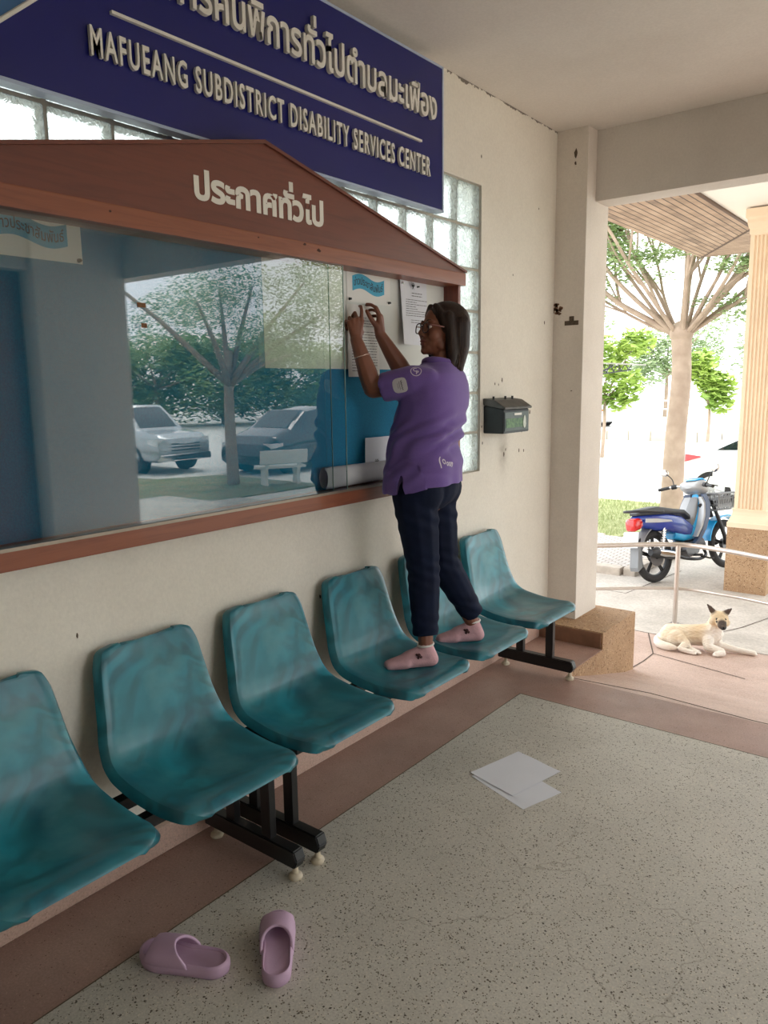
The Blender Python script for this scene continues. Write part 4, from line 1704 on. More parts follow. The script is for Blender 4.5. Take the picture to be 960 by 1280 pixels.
# ---- socks
for a, t in ((ankL, toeL), (ankR, toeR)):
    d = t - a
    d.z = 0
    dn = d.normalized()
    heel = a - dn * 0.024
    heel.z = 0.463
    bm = B()
    chain(bm, [a + Vector((0, 0, 0.0)), heel], [0.034, 0.032])
    chain(bm, [a + Vector((0, 0, -0.018)), a + d * 0.5 + Vector((0, 0, -0.042))], [0.035, 0.030])
    chain(bm, [heel, a + d * 0.6 + Vector((0, 0, -0.055)), t + dn * 0.004], [0.0315, 0.031, 0.022])
    side = Vector((-dn.y, dn.x, 0))
    chain(bm, [a + d * 0.55 + Vector((0, 0, -0.058)) + side * 0.016, t + side * 0.016], [0.026, 0.020])
    chain(bm, [a + d * 0.55 + Vector((0, 0, -0.058)) - side * 0.016, t - side * 0.018 - dn * 0.012], [0.026, 0.019])
    cut = B()
    sk = blob('sock', bm, M_SOCK, 0.005, 4)
    box(cut, (-3, 1, 0.3), (0, 4, 0.4325))
    boolean_cut(sk, cut)
    sk.data.polygons.foreach_set('use_smooth', [True] * len(sk.data.polygons))
    sk.data.transform(Matrix.Translation(-Vector(po)))
    sk.parent = person
    bm = B()
    c = a + Vector((0, 0, 0.014))
    tube(bm, [c + dn * (0.0325 * math.cos(q)) + side * (0.0325 * math.sin(q)) - UPZ * (0.004 * math.cos(q)) for q in np.linspace(0, 2 * PI, 25)[:-1]], 0.0045, 8, closed=True)
    tag(obj('ankle_band', bm, M_CUFF, sk, smooth=True, origin=po), 'white ankle band')
    for q in (-1, 1):
        bm = B()
        c2 = a + d * 0.22 + Vector((0, 0, -0.022)) - side * 0.0335 * q
        for (dx, dz2, r) in ((0, 0, 0.0085), (0.010, 0.004, 0.005), (-0.008, -0.007, 0.006), (0.003, -0.011, 0.005)):
            ell(bm, c2 + dn * dx + UPZ * dz2, (r, r, r), seg=10)
        tag(obj('dark_motif', bm, mat('dark_brown_motif', srgb(74, 44, 44), 0.85), sk, smooth=True, origin=po), 'small dark motif by the ankle')

# ---- bracelet and ring
axL = (wrL - elL).normalized()
bc = elL.lerp(wrL, 0.66)
q1 = axL.orthogonal().normalized()
q2 = axL.cross(q1)
bm = B()
tube(bm, [bc + q1 * 0.0325 * math.cos(a) + q2 * 0.0325 * math.sin(a) for a in np.linspace(0, 2 * PI, 33)[:-1]], 0.0028, 8, closed=True, sx=1.3)
tag(obj('bracelet', bm, mat('pale_gold_bangle', srgb(222, 190, 176), 0.25, 0.7, var=0.1), person, smooth=True, origin=po), 'thin pale bangle')
rp = tipsR[2]
rd = (rp[1] - rp[0]).normalized()
q1 = rd.orthogonal().normalized()
q2 = rd.cross(q1)
rc = rp[0].lerp(rp[1], 0.6)
bm = B()
tube(bm, [rc + q1 * 0.0092 * math.cos(a) + q2 * 0.0092 * math.sin(a) for a in np.linspace(0, 2 * PI, 21)[:-1]], 0.0013, 6, closed=True, sx=1.6)
tag(obj('ring', bm, M_SILVER, person, smooth=True, origin=po), 'silver finger ring')
# ================================================================== CANOPY, PILLAR, RAIL, GARDEN
k = NT('weathered_slat_wood')
x_, y_, z_ = k.xyz()


def slat_mat(name, axis, pitch=0.075):
    k = NT(name)
    s = k.xyz()[0 if axis == 'X' else 1]
    f = k.math('FRACT', k.math('DIVIDE', s, pitch))
    cell = k.math('FLOOR', k.math('DIVIDE', s, pitch))
    comb = k.n.new('ShaderNodeCombineXYZ')
    k.l.new(cell, comb.inputs[0])
    o = k.xyz()[1 if axis == 'X' else 0]
    k.l.new(k.math('MULTIPLY', o, 0.7), comb.inputs[1])
    tone = k.noise(1.7, 4, comb.outputs[0], rough=0.7)
    c = k.ramp(tone, [(0.3, srgb(120, 98, 80)), (0.5, srgb(168, 140, 116)), (0.68, srgb(186, 160, 136)), (0.8, srgb(150, 146, 142))])
    gap = k.math('LESS_THAN', f, 0.16)
    c = k.mix(gap, c, srgb(60, 44, 36))
    k.bump(k.math('GREATER_THAN', f, 0.16), 0.6, 0.012)
    return k.done(c, 0.8)


M_SLATX = slat_mat('slats_along_y', 'X')
M_SLATY = slat_mat('slats_along_x', 'Y')
M_CWHITE = mat('white_canopy_board', srgb(236, 230, 220), 0.8, var=0.05, scale=2)
bm = B()
prism(bm, [(-3.26, 4.8), (-2.17, 4.8), (-2.17, 9.35), (-3.18, 11.05)], 3.23, 3.26)
can = struct('canopy_ceiling', bm, M_SLATX)
bm = B()
prism(bm, [(-3.18, 11.05), (-2.17, 9.35), (2.7, 9.35), (2.7, 11.05)], 3.23, 3.26)
obj('front_soffit', bm, M_SLATY, can)
bm = B()
prism(bm, [(-2.17, 4.8), (2.7, 4.8), (2.7, 9.35), (-2.17, 9.35)], 3.245, 3.275)
obj('white_soffit', bm, M_CWHITE, can)
bm = B()
prism(bm, [(-3.3, 4.8), (2.8, 4.8), (2.8, 11.1), (-3.24, 11.1)], 3.28, 3.46)
obj('roof_slab', bm, M_BEAM, can)
bm = B()
tube(bm, [(-2.17, 4.8, 3.235), (-2.17, 9.35, 3.235), (2.7, 9.35, 3.235)], 0.02, 6)
tube(bm, [(-3.18, 11.05, 3.235), (-2.17, 9.35, 3.235)], 0.018, 6)
obj('soffit_trim', bm, mat('dark_trim_wood', srgb(96, 74, 60), 0.7), can)

# fluted pillar on a stone plinth
M_FLUTE = mat('cream_pillar_paint', srgb(232, 208, 178), 0.7, var=0.06, scale=5)
px0, px1, py0, py1 = -1.985, -1.585, 8.275, 8.675
pcx, pcy = (px0 + px1) / 2, (py0 + py1) / 2
zb = prof_z(8.3) - 0.05
bm = B()
box(bm, (px0, py0, zb), (px1, py1, 0.115), 0.006)
pl = struct('column_3', bm, M_STONE)
bm = B()
n = 9
half = 0.155
prf = []
flw = 2 * half / n
side_pts = []
for i in range(n):
    a0 = -half + i * flw
    if i in (0, n - 1):
        side_pts += [(a0, 0.0)]
        if i == n - 1:
            pass
        continue
    for q in np.linspace(0, PI, 7):
        side_pts.append((a0 + flw * (0.1 + 0.8 * (1 - math.cos(q)) / 2), -0.014 * math.sin(q)))
ring = []
for kk in range(4):
    R_ = Matrix.Rotation(kk * PI / 2, 3, 'Z')
    for a0, dpt in side_pts:
        ring.append((R_ @ Vector((a0, -half - dpt, 0))).xy)
rings = [[(pcx + p.x, pcy + p.y, z) for p in ring] for z in (0.30, 3.02)]
loft(bm, rings)
obj('fluted_shaft', bm, M_FLUTE, pl)


def molding(prof):
    bm = B()
    loft(bm, [[(pcx + sx * r, pcy + sy * r, z) for sx, sy in ((-1, -1), (1, -1), (1, 1), (-1, 1))] for r, z in prof])
    return bm


obj('base_molding', molding([(0.205, 0.112), (0.205, 0.16), (0.195, 0.17), (0.185, 0.20), (0.17, 0.235), (0.165, 0.27), (0.168, 0.30), (0.150, 0.305)]), M_FLUTE, pl)
obj('capital', molding([(0.15, 2.98), (0.165, 3.0), (0.165, 3.04), (0.175, 3.06), (0.185, 3.10), (0.185, 3.13), (0.2, 3.15), (0.2, 3.23)]), M_FLUTE, pl)

# stainless handrail
M_STEEL = mat('brushed_steel', srgb(206, 196, 188), 0.32, 0.9, var=0.08, scale=20)
P0 = Vector((-1.99, 6.72, 0))
gz = prof_z(6.72)
o = (P0.x, P0.y, gz)
t = thing('handrail', 'two-bar stainless handrail along the ramp behind the lying dog', 'handrail', o)
top = [(-3.2, 5.80, 0.191), (-2.56, 6.30, 0.191), (-2.02, 6.72, 0.191), (-1.62, 6.70, 0.191), (-1.26, 6.585, 0.191), (-0.4, 6.3, 0.191)]
low = [(-3.2, 5.83, -0.204), (-2.56, 6.325, -0.204), (-2.02, 6.72, -0.204), (-1.62, 6.745, -0.204), (-1.26, 6.68, -0.204), (-0.4, 6.4, -0.204)]
for nm, pts, r in (('top_rail', top, 0.021), ('lower_rail', low, 0.014)):
    bm = B()
    tube(bm, smooth_pts(pts, 6), r, 14)
    obj(nm, bm, M_STEEL, t, smooth=True, angle=50, origin=o)
for (x, y) in ((-2.0, 6.72), (-0.5, 6.34), (-3.1, 5.88)):
    bm = B()
    cyl(bm, (x, y, prof_z(y) - 0.02), (x, y, 0.185), 0.020)
    cyl(bm, (x, y, prof_z(y) - 0.002), (x, y, prof_z(y) + 0.006), 0.045)
    obj('post', bm, M_STEEL, t, smooth=True, angle=40, origin=o)

# lawn, kerbs and pavers left of the motorcycle
M_SOIL = mat('lawn_soil', srgb(166, 168, 122), 0.95, var=0.3, scale=9, col2=srgb(138, 146, 96))
LAWN = [(-9.0, 10.25), (-4.05, 10.25), (-3.75, 11.6), (-3.7, 13.9), (-9.0, 13.9)]
bm = B()
prism(bm, LAWN, -0.9, -0.585)
lawn = struct('lawn_ground', bm, M_SOIL)
rnd = random.Random(21)
bm = B()
for _ in range(9000):
    y = 10.28 + 3.55 * rnd.random()
    x = -3.85 - rnd.random() * 3.6
    if y < 11.6 and x > -4.08 + (y - 10.25) * 0.2:
        continue
    h = rnd.uniform(0.03, 0.085)
    a = rnd.uniform(0, 2 * PI)
    d = Vector((math.cos(a), math.sin(a), 0)) * 0.007
    l = Vector((rnd.uniform(-0.04, 0.04), rnd.uniform(-0.04, 0.04), h))
    p = Vector((x, y, -0.59))
    bm.faces.new([bm.verts.new(q) for q in (p - d, p + d, p + l)])
g = obj('grass', bm, mat('pale_green_grass', srgb(176, 182, 138), 0.8, var=0.3, scale=3, col2=srgb(150, 162, 108)))
tag(g, 'short pale green grass on the lawn behind the motorcycle', 'grass', kind='stuff')
bm = B()
for i in range(9):
    x0 = -4.05 - i * 0.6
    box(bm, (x0 - 0.59, 10.10, -0.9), (x0 - 0.005, 10.25, -0.50), 0.015)
struct('kerb_1', bm, M_KERB)
k = NT('grey_paving_blocks')
bk = k.n.new('ShaderNodeTexBrick')
bk.inputs['Scale'].default_value = 4.2
bk.inputs['Mortar Size'].default_value = 0.03
bk.inputs['Color1'].default_value = (*srgb(196, 190, 184), 1)
bk.inputs['Color2'].default_value = (*srgb(180, 172, 166), 1)
bk.inputs['Mortar'].default_value = (*srgb(128, 120, 112), 1)
k.l.new(k.obj, bk.inputs['Vector'])
M_PAVE = k.done(bk.outputs['Color'], 0.85)
bm = B()
prism(bm, [(-8.0, 8.40), (-3.10, 8.40), (-3.0, 9.2), (-2.95, 10.1), (-8.0, 10.1)], -0.8, -0.495)
struct('pavement', bm, M_PAVE)
bm = B()
for i in range(9):
    x0 = -3.08 - i * 0.55
    box(bm, (x0 - 0.54, 8.25, -0.8), (x0 - 0.004, 8.40, -0.475), 0.02)
pts = [(-3.0, 8.30), (-2.98, 8.85), (-2.93, 9.4), (-2.88, 10.0)]
for (xa, ya), (xb, yb) in zip(pts[:-1], pts[1:]):
    v = box(bm, (-0.07, 0.004, -0.8), (0.07, math.hypot(xb - xa, yb - ya) - 0.004, -0.475), 0.02, Matrix.Translation((xa, ya, 0)) @ Matrix.Rotation(-math.atan2(xb - xa, yb - ya), 4, 'Z'))
struct('kerb_2', bm, M_KERB)

# low block wall across the road
M_BLOCKW = mat('block_wall_concrete', srgb(206, 198, 178), 0.9, var=0.25, scale=2.5)
bm = B()
for i in range(16):
    x0 = -17.5 + i * 0.85
    box(bm, (x0, 29.0, -0.7), (x0 + 0.83, 29.3, -0.26 + 0.02 * (i % 3)), 0.02)
struct('kerb_3', bm, M_BLOCKW)

# ---------------------------------------------------------------- the big tree
M_BARK = mat('pale_bark', srgb(172, 152, 134), 0.9, var=0.25, scale=5, bump=0.4, bscale=30, col2=srgb(154, 134, 117))
k = NT('bright_leaf')
M_LEAF = None


def leaf_mat(name, a, b2, trans=0.35):
    k = NT(name)
    c = k.ramp(k.noise(0.9, 3), [(0.35, b2), (0.65, a)])
    k.done(c, 0.6)
    tr = k.n.new('ShaderNodeBsdfTranslucent')
    k.l.new(c, tr.inputs['Color'])
    m = k.n.new('ShaderNodeMixShader')
    m.inputs['Fac'].default_value = trans
    k.l.new(k.p.outputs[0], m.inputs[1])
    k.l.new(tr.outputs[0], m.inputs[2])
    k.l.new(m.outputs[0], k.out.inputs['Surface'])
    return k.m


M_LEAF1 = leaf_mat('fine_green_leaf', srgb(166, 186, 132), srgb(136, 162, 104), 0.3)
M_LEAF2 = leaf_mat('broad_yellow_green_leaf', srgb(184, 204, 108), srgb(136, 168, 78), 0.25)
M_LEAF4 = leaf_mat('haze_paled_far_leaf', srgb(176, 192, 150), srgb(146, 168, 122), 0.2)  # far leaf colour lightened to imitate haze and overexposure
M_LEAF3 = leaf_mat('mid_green_leaf', srgb(112, 142, 82), srgb(78, 112, 58))

o = Vector((-4.06, 13.14, -0.6))
tree = thing('tree', 'tall pale-barked tree with a straight trunk and fanning branches behind the motorcycle', 'tree', o)
rnd = random.Random(4)
bm = B()
tube(bm, smooth_pts([(0, 0, -0.1), (0.0, 0, 0.15), (0.01, 0, 1.2), (0.06, 0, 2.2), (0.04, 0, 2.75), (0.03, 0, 3.05)], 5), [0.24] + list(np.interp(range(1, 26), [0, 5, 10, 18, 25], [0.24, 0.185, 0.165, 0.15, 0.17])), 18)
ell(bm, (0.03, 0, 2.98), (0.19, 0.19, 0.20))
trunk = obj('trunk', bm, M_BARK, tree, smooth=True)
tips = []


def limb(bm, a, d, L, r, depth, rnd, upb=0.12):
    pts = [Vector(a)]
    d = Vector(d).normalized()
    n = 5
    for i in range(n):
        d = (d + Vector((rnd.uniform(-0.10, 0.10), rnd.uniform(-0.10, 0.10), rnd.uniform(-0.04, 0.14)))).normalized()
        pts.append(pts[-1] + d * L / n)
    tube(bm, smooth_pts(pts, 3), list(np.linspace(r, r * 0.55, 3 * n + 1)), 8)
    tips.append((pts[-1], depth))
    tips.append((pts[3], depth))
    if depth > 0:
        for _ in range(3 if depth > 1 else 2):
            i = rnd.randint(2, n)
            dd = (d + Vector((rnd.uniform(-0.75, 0.75), rnd.uniform(-0.75, 0.75), rnd.uniform(-0.1, 0.35)))).normalized()
            limb(bm, pts[i], dd, L * rnd.uniform(0.5, 0.75), r * 0.55, depth - 1, rnd)


for az, el, L, r in ((185, 32, 2.6, 0.085), (170, 48, 2.4, 0.06), (205, 40, 2.6, 0.07), (150, 60, 2.3, 0.06), (100, 70, 2.3, 0.08), (60, 78, 2.2, 0.06), (-80, 74, 2.2, 0.065), (20, 52, 2.6, 0.08), (-15, 44, 2.6, 0.085), (40, 40, 2.5, 0.06), (0, 26, 2.5, 0.065), (-40, 38, 2.4, 0.055), (240, 50, 2.4, 0.06), (300, 55, 2.4, 0.06), (178, 24, 2.3, 0.045), (195, 58, 2.4, 0.05), (8, 34, 2.4, 0.045), (30, 62, 2.4, 0.05), (-25, 60, 2.5, 0.05), (130, 45, 2.4, 0.05)):
    bm = B()
    a, e = math.radians(az), math.radians(el)
    limb(bm, (0.03 + 0.1 * math.cos(a), 0.1 * math.sin(a), 2.95), (math.cos(a) * math.cos(e), math.sin(a) * math.cos(e), math.sin(e)), L, r * 0.62, 2, rnd)
    obj('branch', bm, M_BARK, tree, smooth=True)
cl = [(p, (0.40, 0.40, 0.12)) for p, d in tips if p.z > 3.0 and rnd.random() < 0.8]
for c0, r0 in (((-0.7, -0.2, 4.25), 0.5), ((-0.95, 0.1, 3.95), 0.42), ((-1.25, 0, 4.5), 0.5), ((0.6, 0.3, 3.42), 0.5), ((1.0, 0.0, 3.25), 0.45), ((0.3, 0.2, 4.5), 0.5), ((-0.2, -0.3, 4.3), 0.4), ((0.9, -0.2, 3.95), 0.45), ((1.3, 0.2, 3.5), 0.45)):
    for _ in range(2):
        cl.append((Vector(c0) + Vector((rnd.uniform(-0.15, 0.15), rnd.uniform(-0.3, 0.3), rnd.uniform(-0.1, 0.1))), (r0, r0, 0.13)))
f = obj('foliage', leaves_bm(cl, 30000, 0.10, rnd, 0.55, 0.55), M_LEAF1, tree)


def small_tree(name, label, loc, trunk_h, r, clusters, n, size, m, seed, group=None, aspect=0.5, flat=0.4):
    rnd = random.Random(seed)
    t = thing(name, label, 'tree', loc, 0, group)
    bm = B()
    tube(bm, smooth_pts([(0, 0, -0.1), (0.04, 0, trunk_h * 0.5), (0.0, 0.02, trunk_h)], 4), list(np.linspace(r, r * 0.6, 9)), 10)
    for c, rr in clusters[:8]:
        tube(bm, [(0, 0, trunk_h * 0.75), ((c[0]) * 0.5, c[1] * 0.5, (trunk_h * 0.75 + c[2]) * 0.5 + 0.1), c], [r * 0.5, r * 0.35, r * 0.15], 6)
    obj('trunk', bm, M_BARK, t, smooth=True)
    obj('foliage', leaves_bm(clusters, n, size, rnd, flat, aspect), m, t)
    return t


def cc(spec):
    return [((a, b2, c), (r, r, r * q)) for a, b2, c, r, q in spec]


small_tree('broadleaf_tree', 'young tree with hanging broad yellow-green leaves left of the big trunk', (-8.9, 22.0, -0.6), 2.2, 0.06,
           cc([(-0.9, 0, 2.5, 0.55, 1.1), (0.1, 0, 2.9, 0.6, 1.1), (0.6, 0.1, 2.1, 0.55, 1.0), (0.9, 0, 3.3, 0.5, 0.9), (-0.2, 0, 1.75, 0.45, 0.9), (-1.6, 0.2, 3.2, 0.6, 0.9), (-2.0, 0, 2.4, 0.5, 1.2), (0.5, 0, 1.6, 0.35, 0.8)]), 2300, 0.27, M_LEAF2, 31, 'young broadleaf trees by the road', 0.55, 0.25)
small_tree('broadleaf_tree', 'young tree with broad yellow-green leaves just right of the big trunk', (-6.1, 22.6, -0.6), 2.0, 0.05,
           cc([(-0.3, 0, 2.6, 0.5, 1.0), (0.2, 0.1, 2.0, 0.5, 1.0), (0.30, 0, 1.55, 0.34, 0.8)]), 900, 0.27, M_LEAF2, 32, 'young broadleaf trees by the road', 0.55, 0.25)
for i, (x, y, h, lb) in enumerate(((-22, 46, 6.5, 'far haze-paled tree beyond the road, behind the young broadleaf tree'), (-15.5, 48, 5.5, 'far haze-paled tree beyond the road, behind the big trunk'), (-9.0, 50, 6.0, 'far haze-paled tree beyond the road, beside the fluted pillar'))):
    r = random.Random(60 + i)
    cs = [((r.uniform(-2.6, 2.6), r.uniform(-2, 2), h * r.uniform(0.45, 1.0)), (1.3, 1.3, 0.9)) for _ in range(14)]
    small_tree('far_tree', lb, (x, y, -0.6), h * 0.6, 0.14, cs, 3600, 0.34, M_LEAF4, 70 + i, 'far trees across the road')

# white railing far across the road
M_RAILW = mat('white_railing_paint', srgb(226, 228, 224), 0.6, var=0.05)
o = (-14, 42, -0.6)
t = thing('railing', 'long white railing across the far side of the road', 'fence', o)
bm = B()
for zz in (0.25, 0.7, 1.15):
    box(bm, (-12, -0.03, zz), (10, 0.03, zz + 0.06))
obj('rails', bm, M_RAILW, t)
for i in range(23):
    bm = B()
    box(bm, (-12.05 + i, -0.06, 0), (-11.95 + i, 0.06, 1.3), 0.01)
    obj('post', bm, M_RAILW, t)

# little steel shelter roof beyond the lawn
o = (-6.97, 18.5, 1.90)
t = thing('shelter_roof', 'small flat dark-framed shelter roof showing among the broad leaves', 'roof', o)
MD = mat('dark_frame_steel', srgb(48, 50, 50), 0.6, var=0.2)
bm = B()
box(bm, (-0.42, -0.45, 0.11), (0.34, 0.45, 0.14), M=Matrix.Rotation(math.radians(4), 4, 'Y'))
obj('deck', bm, mat('grey_roof_sheet', srgb(150, 146, 138), 0.7, var=0.1), t)
bm = B()
tube(bm, [(-0.40, -0.43, -0.10), (0.30, -0.43, -0.02)], 0.016, 6)
for i in range(4):
    tube(bm, [(-0.38 + i * 0.18, -0.43, 0.115), (-0.30 + i * 0.18, -0.43, -0.085 + i * 0.02)], 0.012, 6)
    tube(bm, [(-0.30 + i * 0.18, -0.43, -0.085 + i * 0.02), (-0.22 + i * 0.18, -0.43, 0.11)], 0.012, 6)
obj('truss', bm, MD, t)
bm = B()
tube(bm, [(-0.3, 0.0, 0.10), (-0.75, 0.0, -0.12), (-1.25, 0.0, -0.2)], 0.022, 8)
obj('arm', bm, MD, t)
bm = B()
cyl(bm, (-1.25, 0, -2.5), (-1.25, 0, 0.1), 0.04)
obj('post', bm, MD, t)
# ================================================================== MOTORCYCLE
M_TYRE = mat('black_rubber', srgb(44, 42, 42), 0.85, var=0.2, scale=30)
M_ALLOY = mat('grey_alloy', srgb(120, 120, 122), 0.4, 0.8, var=0.15)
M_DALLOY = mat('dark_alloy', srgb(58, 58, 60), 0.45, 0.6, var=0.2)
M_BLUE = mat('deep_blue_fairing', srgb(38, 62, 150), 0.25, var=0.1, coat=0.5)
M_SKY = mat('sky_blue_fairing', srgb(36, 164, 226), 0.25, var=0.08, coat=0.5)
M_GPLAST = mat('grey_plastic', srgb(126, 128, 130), 0.5, var=0.1)
M_SILV = mat('silver_plastic', srgb(176, 178, 180), 0.35, 0.2, var=0.08)
M_DPLAST = mat('black_plastic', srgb(30, 30, 32), 0.5, var=0.2)
M_RED = mat('red_lens', srgb(206, 34, 34), 0.2, var=0.15, coat=0.5)
M_CHROME = mat('chrome', srgb(214, 214, 214), 0.12, 1.0, var=0.05)
M_SEATV = mat('black_vinyl_seat', srgb(58, 60, 62), 0.5, var=0.15, bump=0.1)
M_PLATE = mat('white_number_plate', srgb(226, 232, 238), 0.4, var=0.06)

o = Vector((-2.655, 8.19, prof_z(8.2)))
moto = thing('motorcycle', 'blue step-through motorcycle parked on the driveway behind the handrail', 'motorcycle', o, math.atan2(1.047, 0.409))


def wheel(name, x, parent, R=0.285, spokes=5, alloy=M_DALLOY):
    T = Matrix.Translation((x, 0, R)) @ Matrix.Rotation(PI / 2, 4, 'X')
    bm = B()
    prof = [(R - 0.042 + 0.0 + 0.040 * math.cos(a), 0.036 * math.sin(a)) for a in np.linspace(0, 2 * PI, 17)]
    lathe(bm, prof, T, 48)
    t = obj('tyre', bm, M_TYRE, parent, smooth=True)
    bm = B()
    lathe(bm, [(R - 0.072, -0.026), (R - 0.060, -0.028), (R - 0.066, 0), (R - 0.060, 0.028), (R - 0.072, 0.026), (R - 0.086, 0.016), (R - 0.088, 0), (R - 0.086, -0.016), (R - 0.072, -0.026)], T, 40)
    lathe(bm, [(0, -0.045), (0.045, -0.045), (0.062, -0.03), (0.062, 0.03), (0.045, 0.045), (0, 0.045)], T, 24)
    for i in range(spokes):
        a = i * 2 * PI / spokes + 0.3
        for s in (-0.13, 0.13):
            p = T @ Vector((0.05 * math.cos(a + s), 0.05 * math.sin(a + s), 0))
            q = T @ Vector(((R - 0.08) * math.cos(a + s * 0.5), (R - 0.08) * math.sin(a + s * 0.5), 0))
            tube(bm, [p, q], 0.011, 6)
    obj('rim', bm, alloy, t, smooth=True, angle=40)
    bm = B()
    lathe(bm, [(0.03, 0.045), (0.105, 0.045), (0.105, 0.050), (0.03, 0.050)], T, 28)
    obj('brake_disc', bm, M_ALLOY, t, smooth=True, angle=30)
    t.name = name
    return t


wheel('rear_wheel', 0, moto)
wheel('front_wheel', 1.22, moto)


def slab(stations, k=16, ex=0.55):
    """Loft of rounded sections: (x, z_low, z_high, half width)."""
    rings = []
    for x, z0, z1, w in stations:
        r = []
        for a in np.linspace(0, 2 * PI, k + 1)[:-1]:
            c, s = math.cos(a), math.sin(a)
            r.append((x, w * abs(c) ** ex * (1 if c > 0 else -1), (z0 + z1) / 2 + (z1 - z0) / 2 * abs(s) ** ex * (1 if s > 0 else -1)))
        rings.append(r)
    return rings


bm = B()
loft(bm, slab([(-0.36, 0.665, 0.735, 0.035), (-0.30, 0.63, 0.755, 0.075), (-0.12, 0.575, 0.755, 0.108), (0.10, 0.53, 0.74, 0.122), (0.30, 0.47, 0.70, 0.118), (0.45, 0.42, 0.62, 0.10), (0.56, 0.40, 0.53, 0.078), (0.62, 0.40, 0.48, 0.05)]))
obj('tail_fairing', bm, M_BLUE, moto, smooth=True, angle=50)
bm = B()
for s in (-1, 1):
    prism(bm, [(-0.30, 0.675), (-0.10, 0.655), (0.12, 0.645), (0.10, 0.665), (-0.12, 0.70), (-0.29, 0.715)], 0.119 * s, 0.126 * s, 'y')
obj('silver_flash', bm, M_SILV, moto)
bm = B()
loft(bm, slab([(-0.34, 0.752, 0.772, 0.05), (-0.28, 0.745, 0.815, 0.10), (-0.05, 0.73, 0.83, 0.120), (0.18, 0.72, 0.785, 0.118), (0.38, 0.70, 0.755, 0.095), (0.50, 0.63, 0.69, 0.06)]))
obj('seat', bm, M_SEATV, moto, smooth=True, angle=50)
bm = B()
tube(bm, smooth_pts([(0.0, -0.12, 0.765), (-0.2, -0.13, 0.785), (-0.36, -0.10, 0.80), (-0.41, 0.0, 0.805), (-0.36, 0.10, 0.80), (-0.2, 0.13, 0.785), (0.0, 0.12, 0.765)], 5), 0.014, 8)
obj('grab_rail', bm, M_DPLAST, moto, smooth=True)
bm = B()
loft(bm, slab([(-0.415, 0.60, 0.70, 0.045), (-0.39, 0.585, 0.725, 0.075), (-0.33, 0.60, 0.73, 0.085), (-0.27, 0.635, 0.72, 0.07)]))
obj('tail_light', bm, M_RED, moto, smooth=True, angle=50)
bm = B()
pts = []
for a in np.linspace(math.radians(70), math.radians(195), 12):
    pts.append((0.335 * math.cos(a), 0.285 + 0.335 * math.sin(a)))
for (xa, za), (xb, zb2) in zip(pts[:-1], pts[1:]):
    prism(bm, [(xa, za), (xb, zb2), (xb * 1.02, zb2 + 0.012), (xa * 1.02, za + 0.012)], -0.062, 0.062, 'y')
prism(bm, [(-0.335, 0.20), (-0.40, 0.16), (-0.41, 0.20), (-0.36, 0.46), (-0.33, 0.46)], -0.055, 0.055, 'y')
obj('rear_mudguard', bm, M_GPLAST, moto)
bm = B()
box(bm, (-0.004, -0.10, -0.085), (0.004, 0.10, 0.085), 0.004, Matrix.Translation((-0.415, 0, 0.50)) @ Matrix.Rotation(math.radians(14), 4, 'Y'))
obj('number_plate', bm, M_PLATE, moto)
# frame, swingarm, shocks, engine, exhaust
bm = B()
for s in (-1, 1):
    tube(bm, [(0, 0.075 * s, 0.285), (0.22, 0.08 * s, 0.30), (0.44, 0.07 * s, 0.33)], 0.019, 8)
obj('swingarm', bm, M_DALLOY, moto, smooth=True)
for s in (-1, 1):
    bm = B()
    cyl(bm, (0.03, 0.095 * s, 0.31), (0.10, 0.10 * s, 0.60), 0.011)
    for q in range(9):
        c = Vector((0.04, 0.095 * s, 0.36)).lerp(Vector((0.09, 0.10 * s, 0.56)), q / 8)
        cyl(bm, c - Vector((0, 0, 0.008)), c + Vector((0, 0, 0.008)), 0.026, seg=14)
    obj('shock_absorber', bm, M_CHROME, moto, smooth=True, angle=40)
bm = B()
hull2(bm, (0.40, 0, 0.31), 0.105, (0.60, 0, 0.30), 0.095)
hull2(bm, (0.60, 0, 0.32), 0.062, (0.78, 0, 0.36), 0.058)
for q in range(6):
    x = 0.66 + q * 0.022
    cyl(bm, (x, 0, 0.345), (x + 0.008, 0, 0.348), 0.082, seg=18)
for s in (-1, 1):
    cyl(bm, (0.45, 0.09 * s, 0.30), (0.45, 0.135 * s, 0.30), 0.085, 0.07, 24)
    cyl(bm, (0.57, 0.085 * s, 0.30), (0.57, 0.12 * s, 0.30), 0.06, 0.05, 20)
obj('engine', bm, M_ALLOY, moto, smooth=True, angle=40)
bm = B()
tube(bm, smooth_pts([(0.76, -0.04, 0.31), (0.74, -0.10, 0.22), (0.58, -0.135, 0.19), (0.36, -0.14, 0.22), (0.20, -0.145, 0.27)], 5), 0.018, 10)
tube(bm, [(0.22, -0.145, 0.265), (0.14, -0.15, 0.285), (-0.16, -0.155, 0.345), (-0.22, -0.155, 0.355)], [0.030, 0.048, 0.050, 0.034], 16)
ex = obj('exhaust', bm, M_DALLOY, moto, smooth=True, angle=50)
bm = B()
tube(bm, [(0.18, -0.168, 0.285), (-0.02, -0.178, 0.325), (-0.12, -0.178, 0.345)], [0.034, 0.042, 0.036], 12)
obj('heat_shield', bm, M_CHROME, ex, smooth=True, angle=50)
bm = B()
for s in (-1, 1):
    tube(bm, [(0.50, 0.06 * s, 0.24), (0.50, 0.24 * s, 0.245)], 0.014, 8)
    tube(bm, [(0.28, 0.08 * s, 0.30), (0.26, 0.22 * s, 0.32)], 0.012, 8)
tube(bm, [(0.42, 0.10, 0.22), (0.36, 0.20, 0.012)], 0.013, 8)
tube(bm, [(0.60, -0.14, 0.22), (0.72, -0.16, 0.18), (0.74, -0.2, 0.18)], 0.010, 8)
obj('foot_pegs', bm, M_DPLAST, moto, smooth=True)
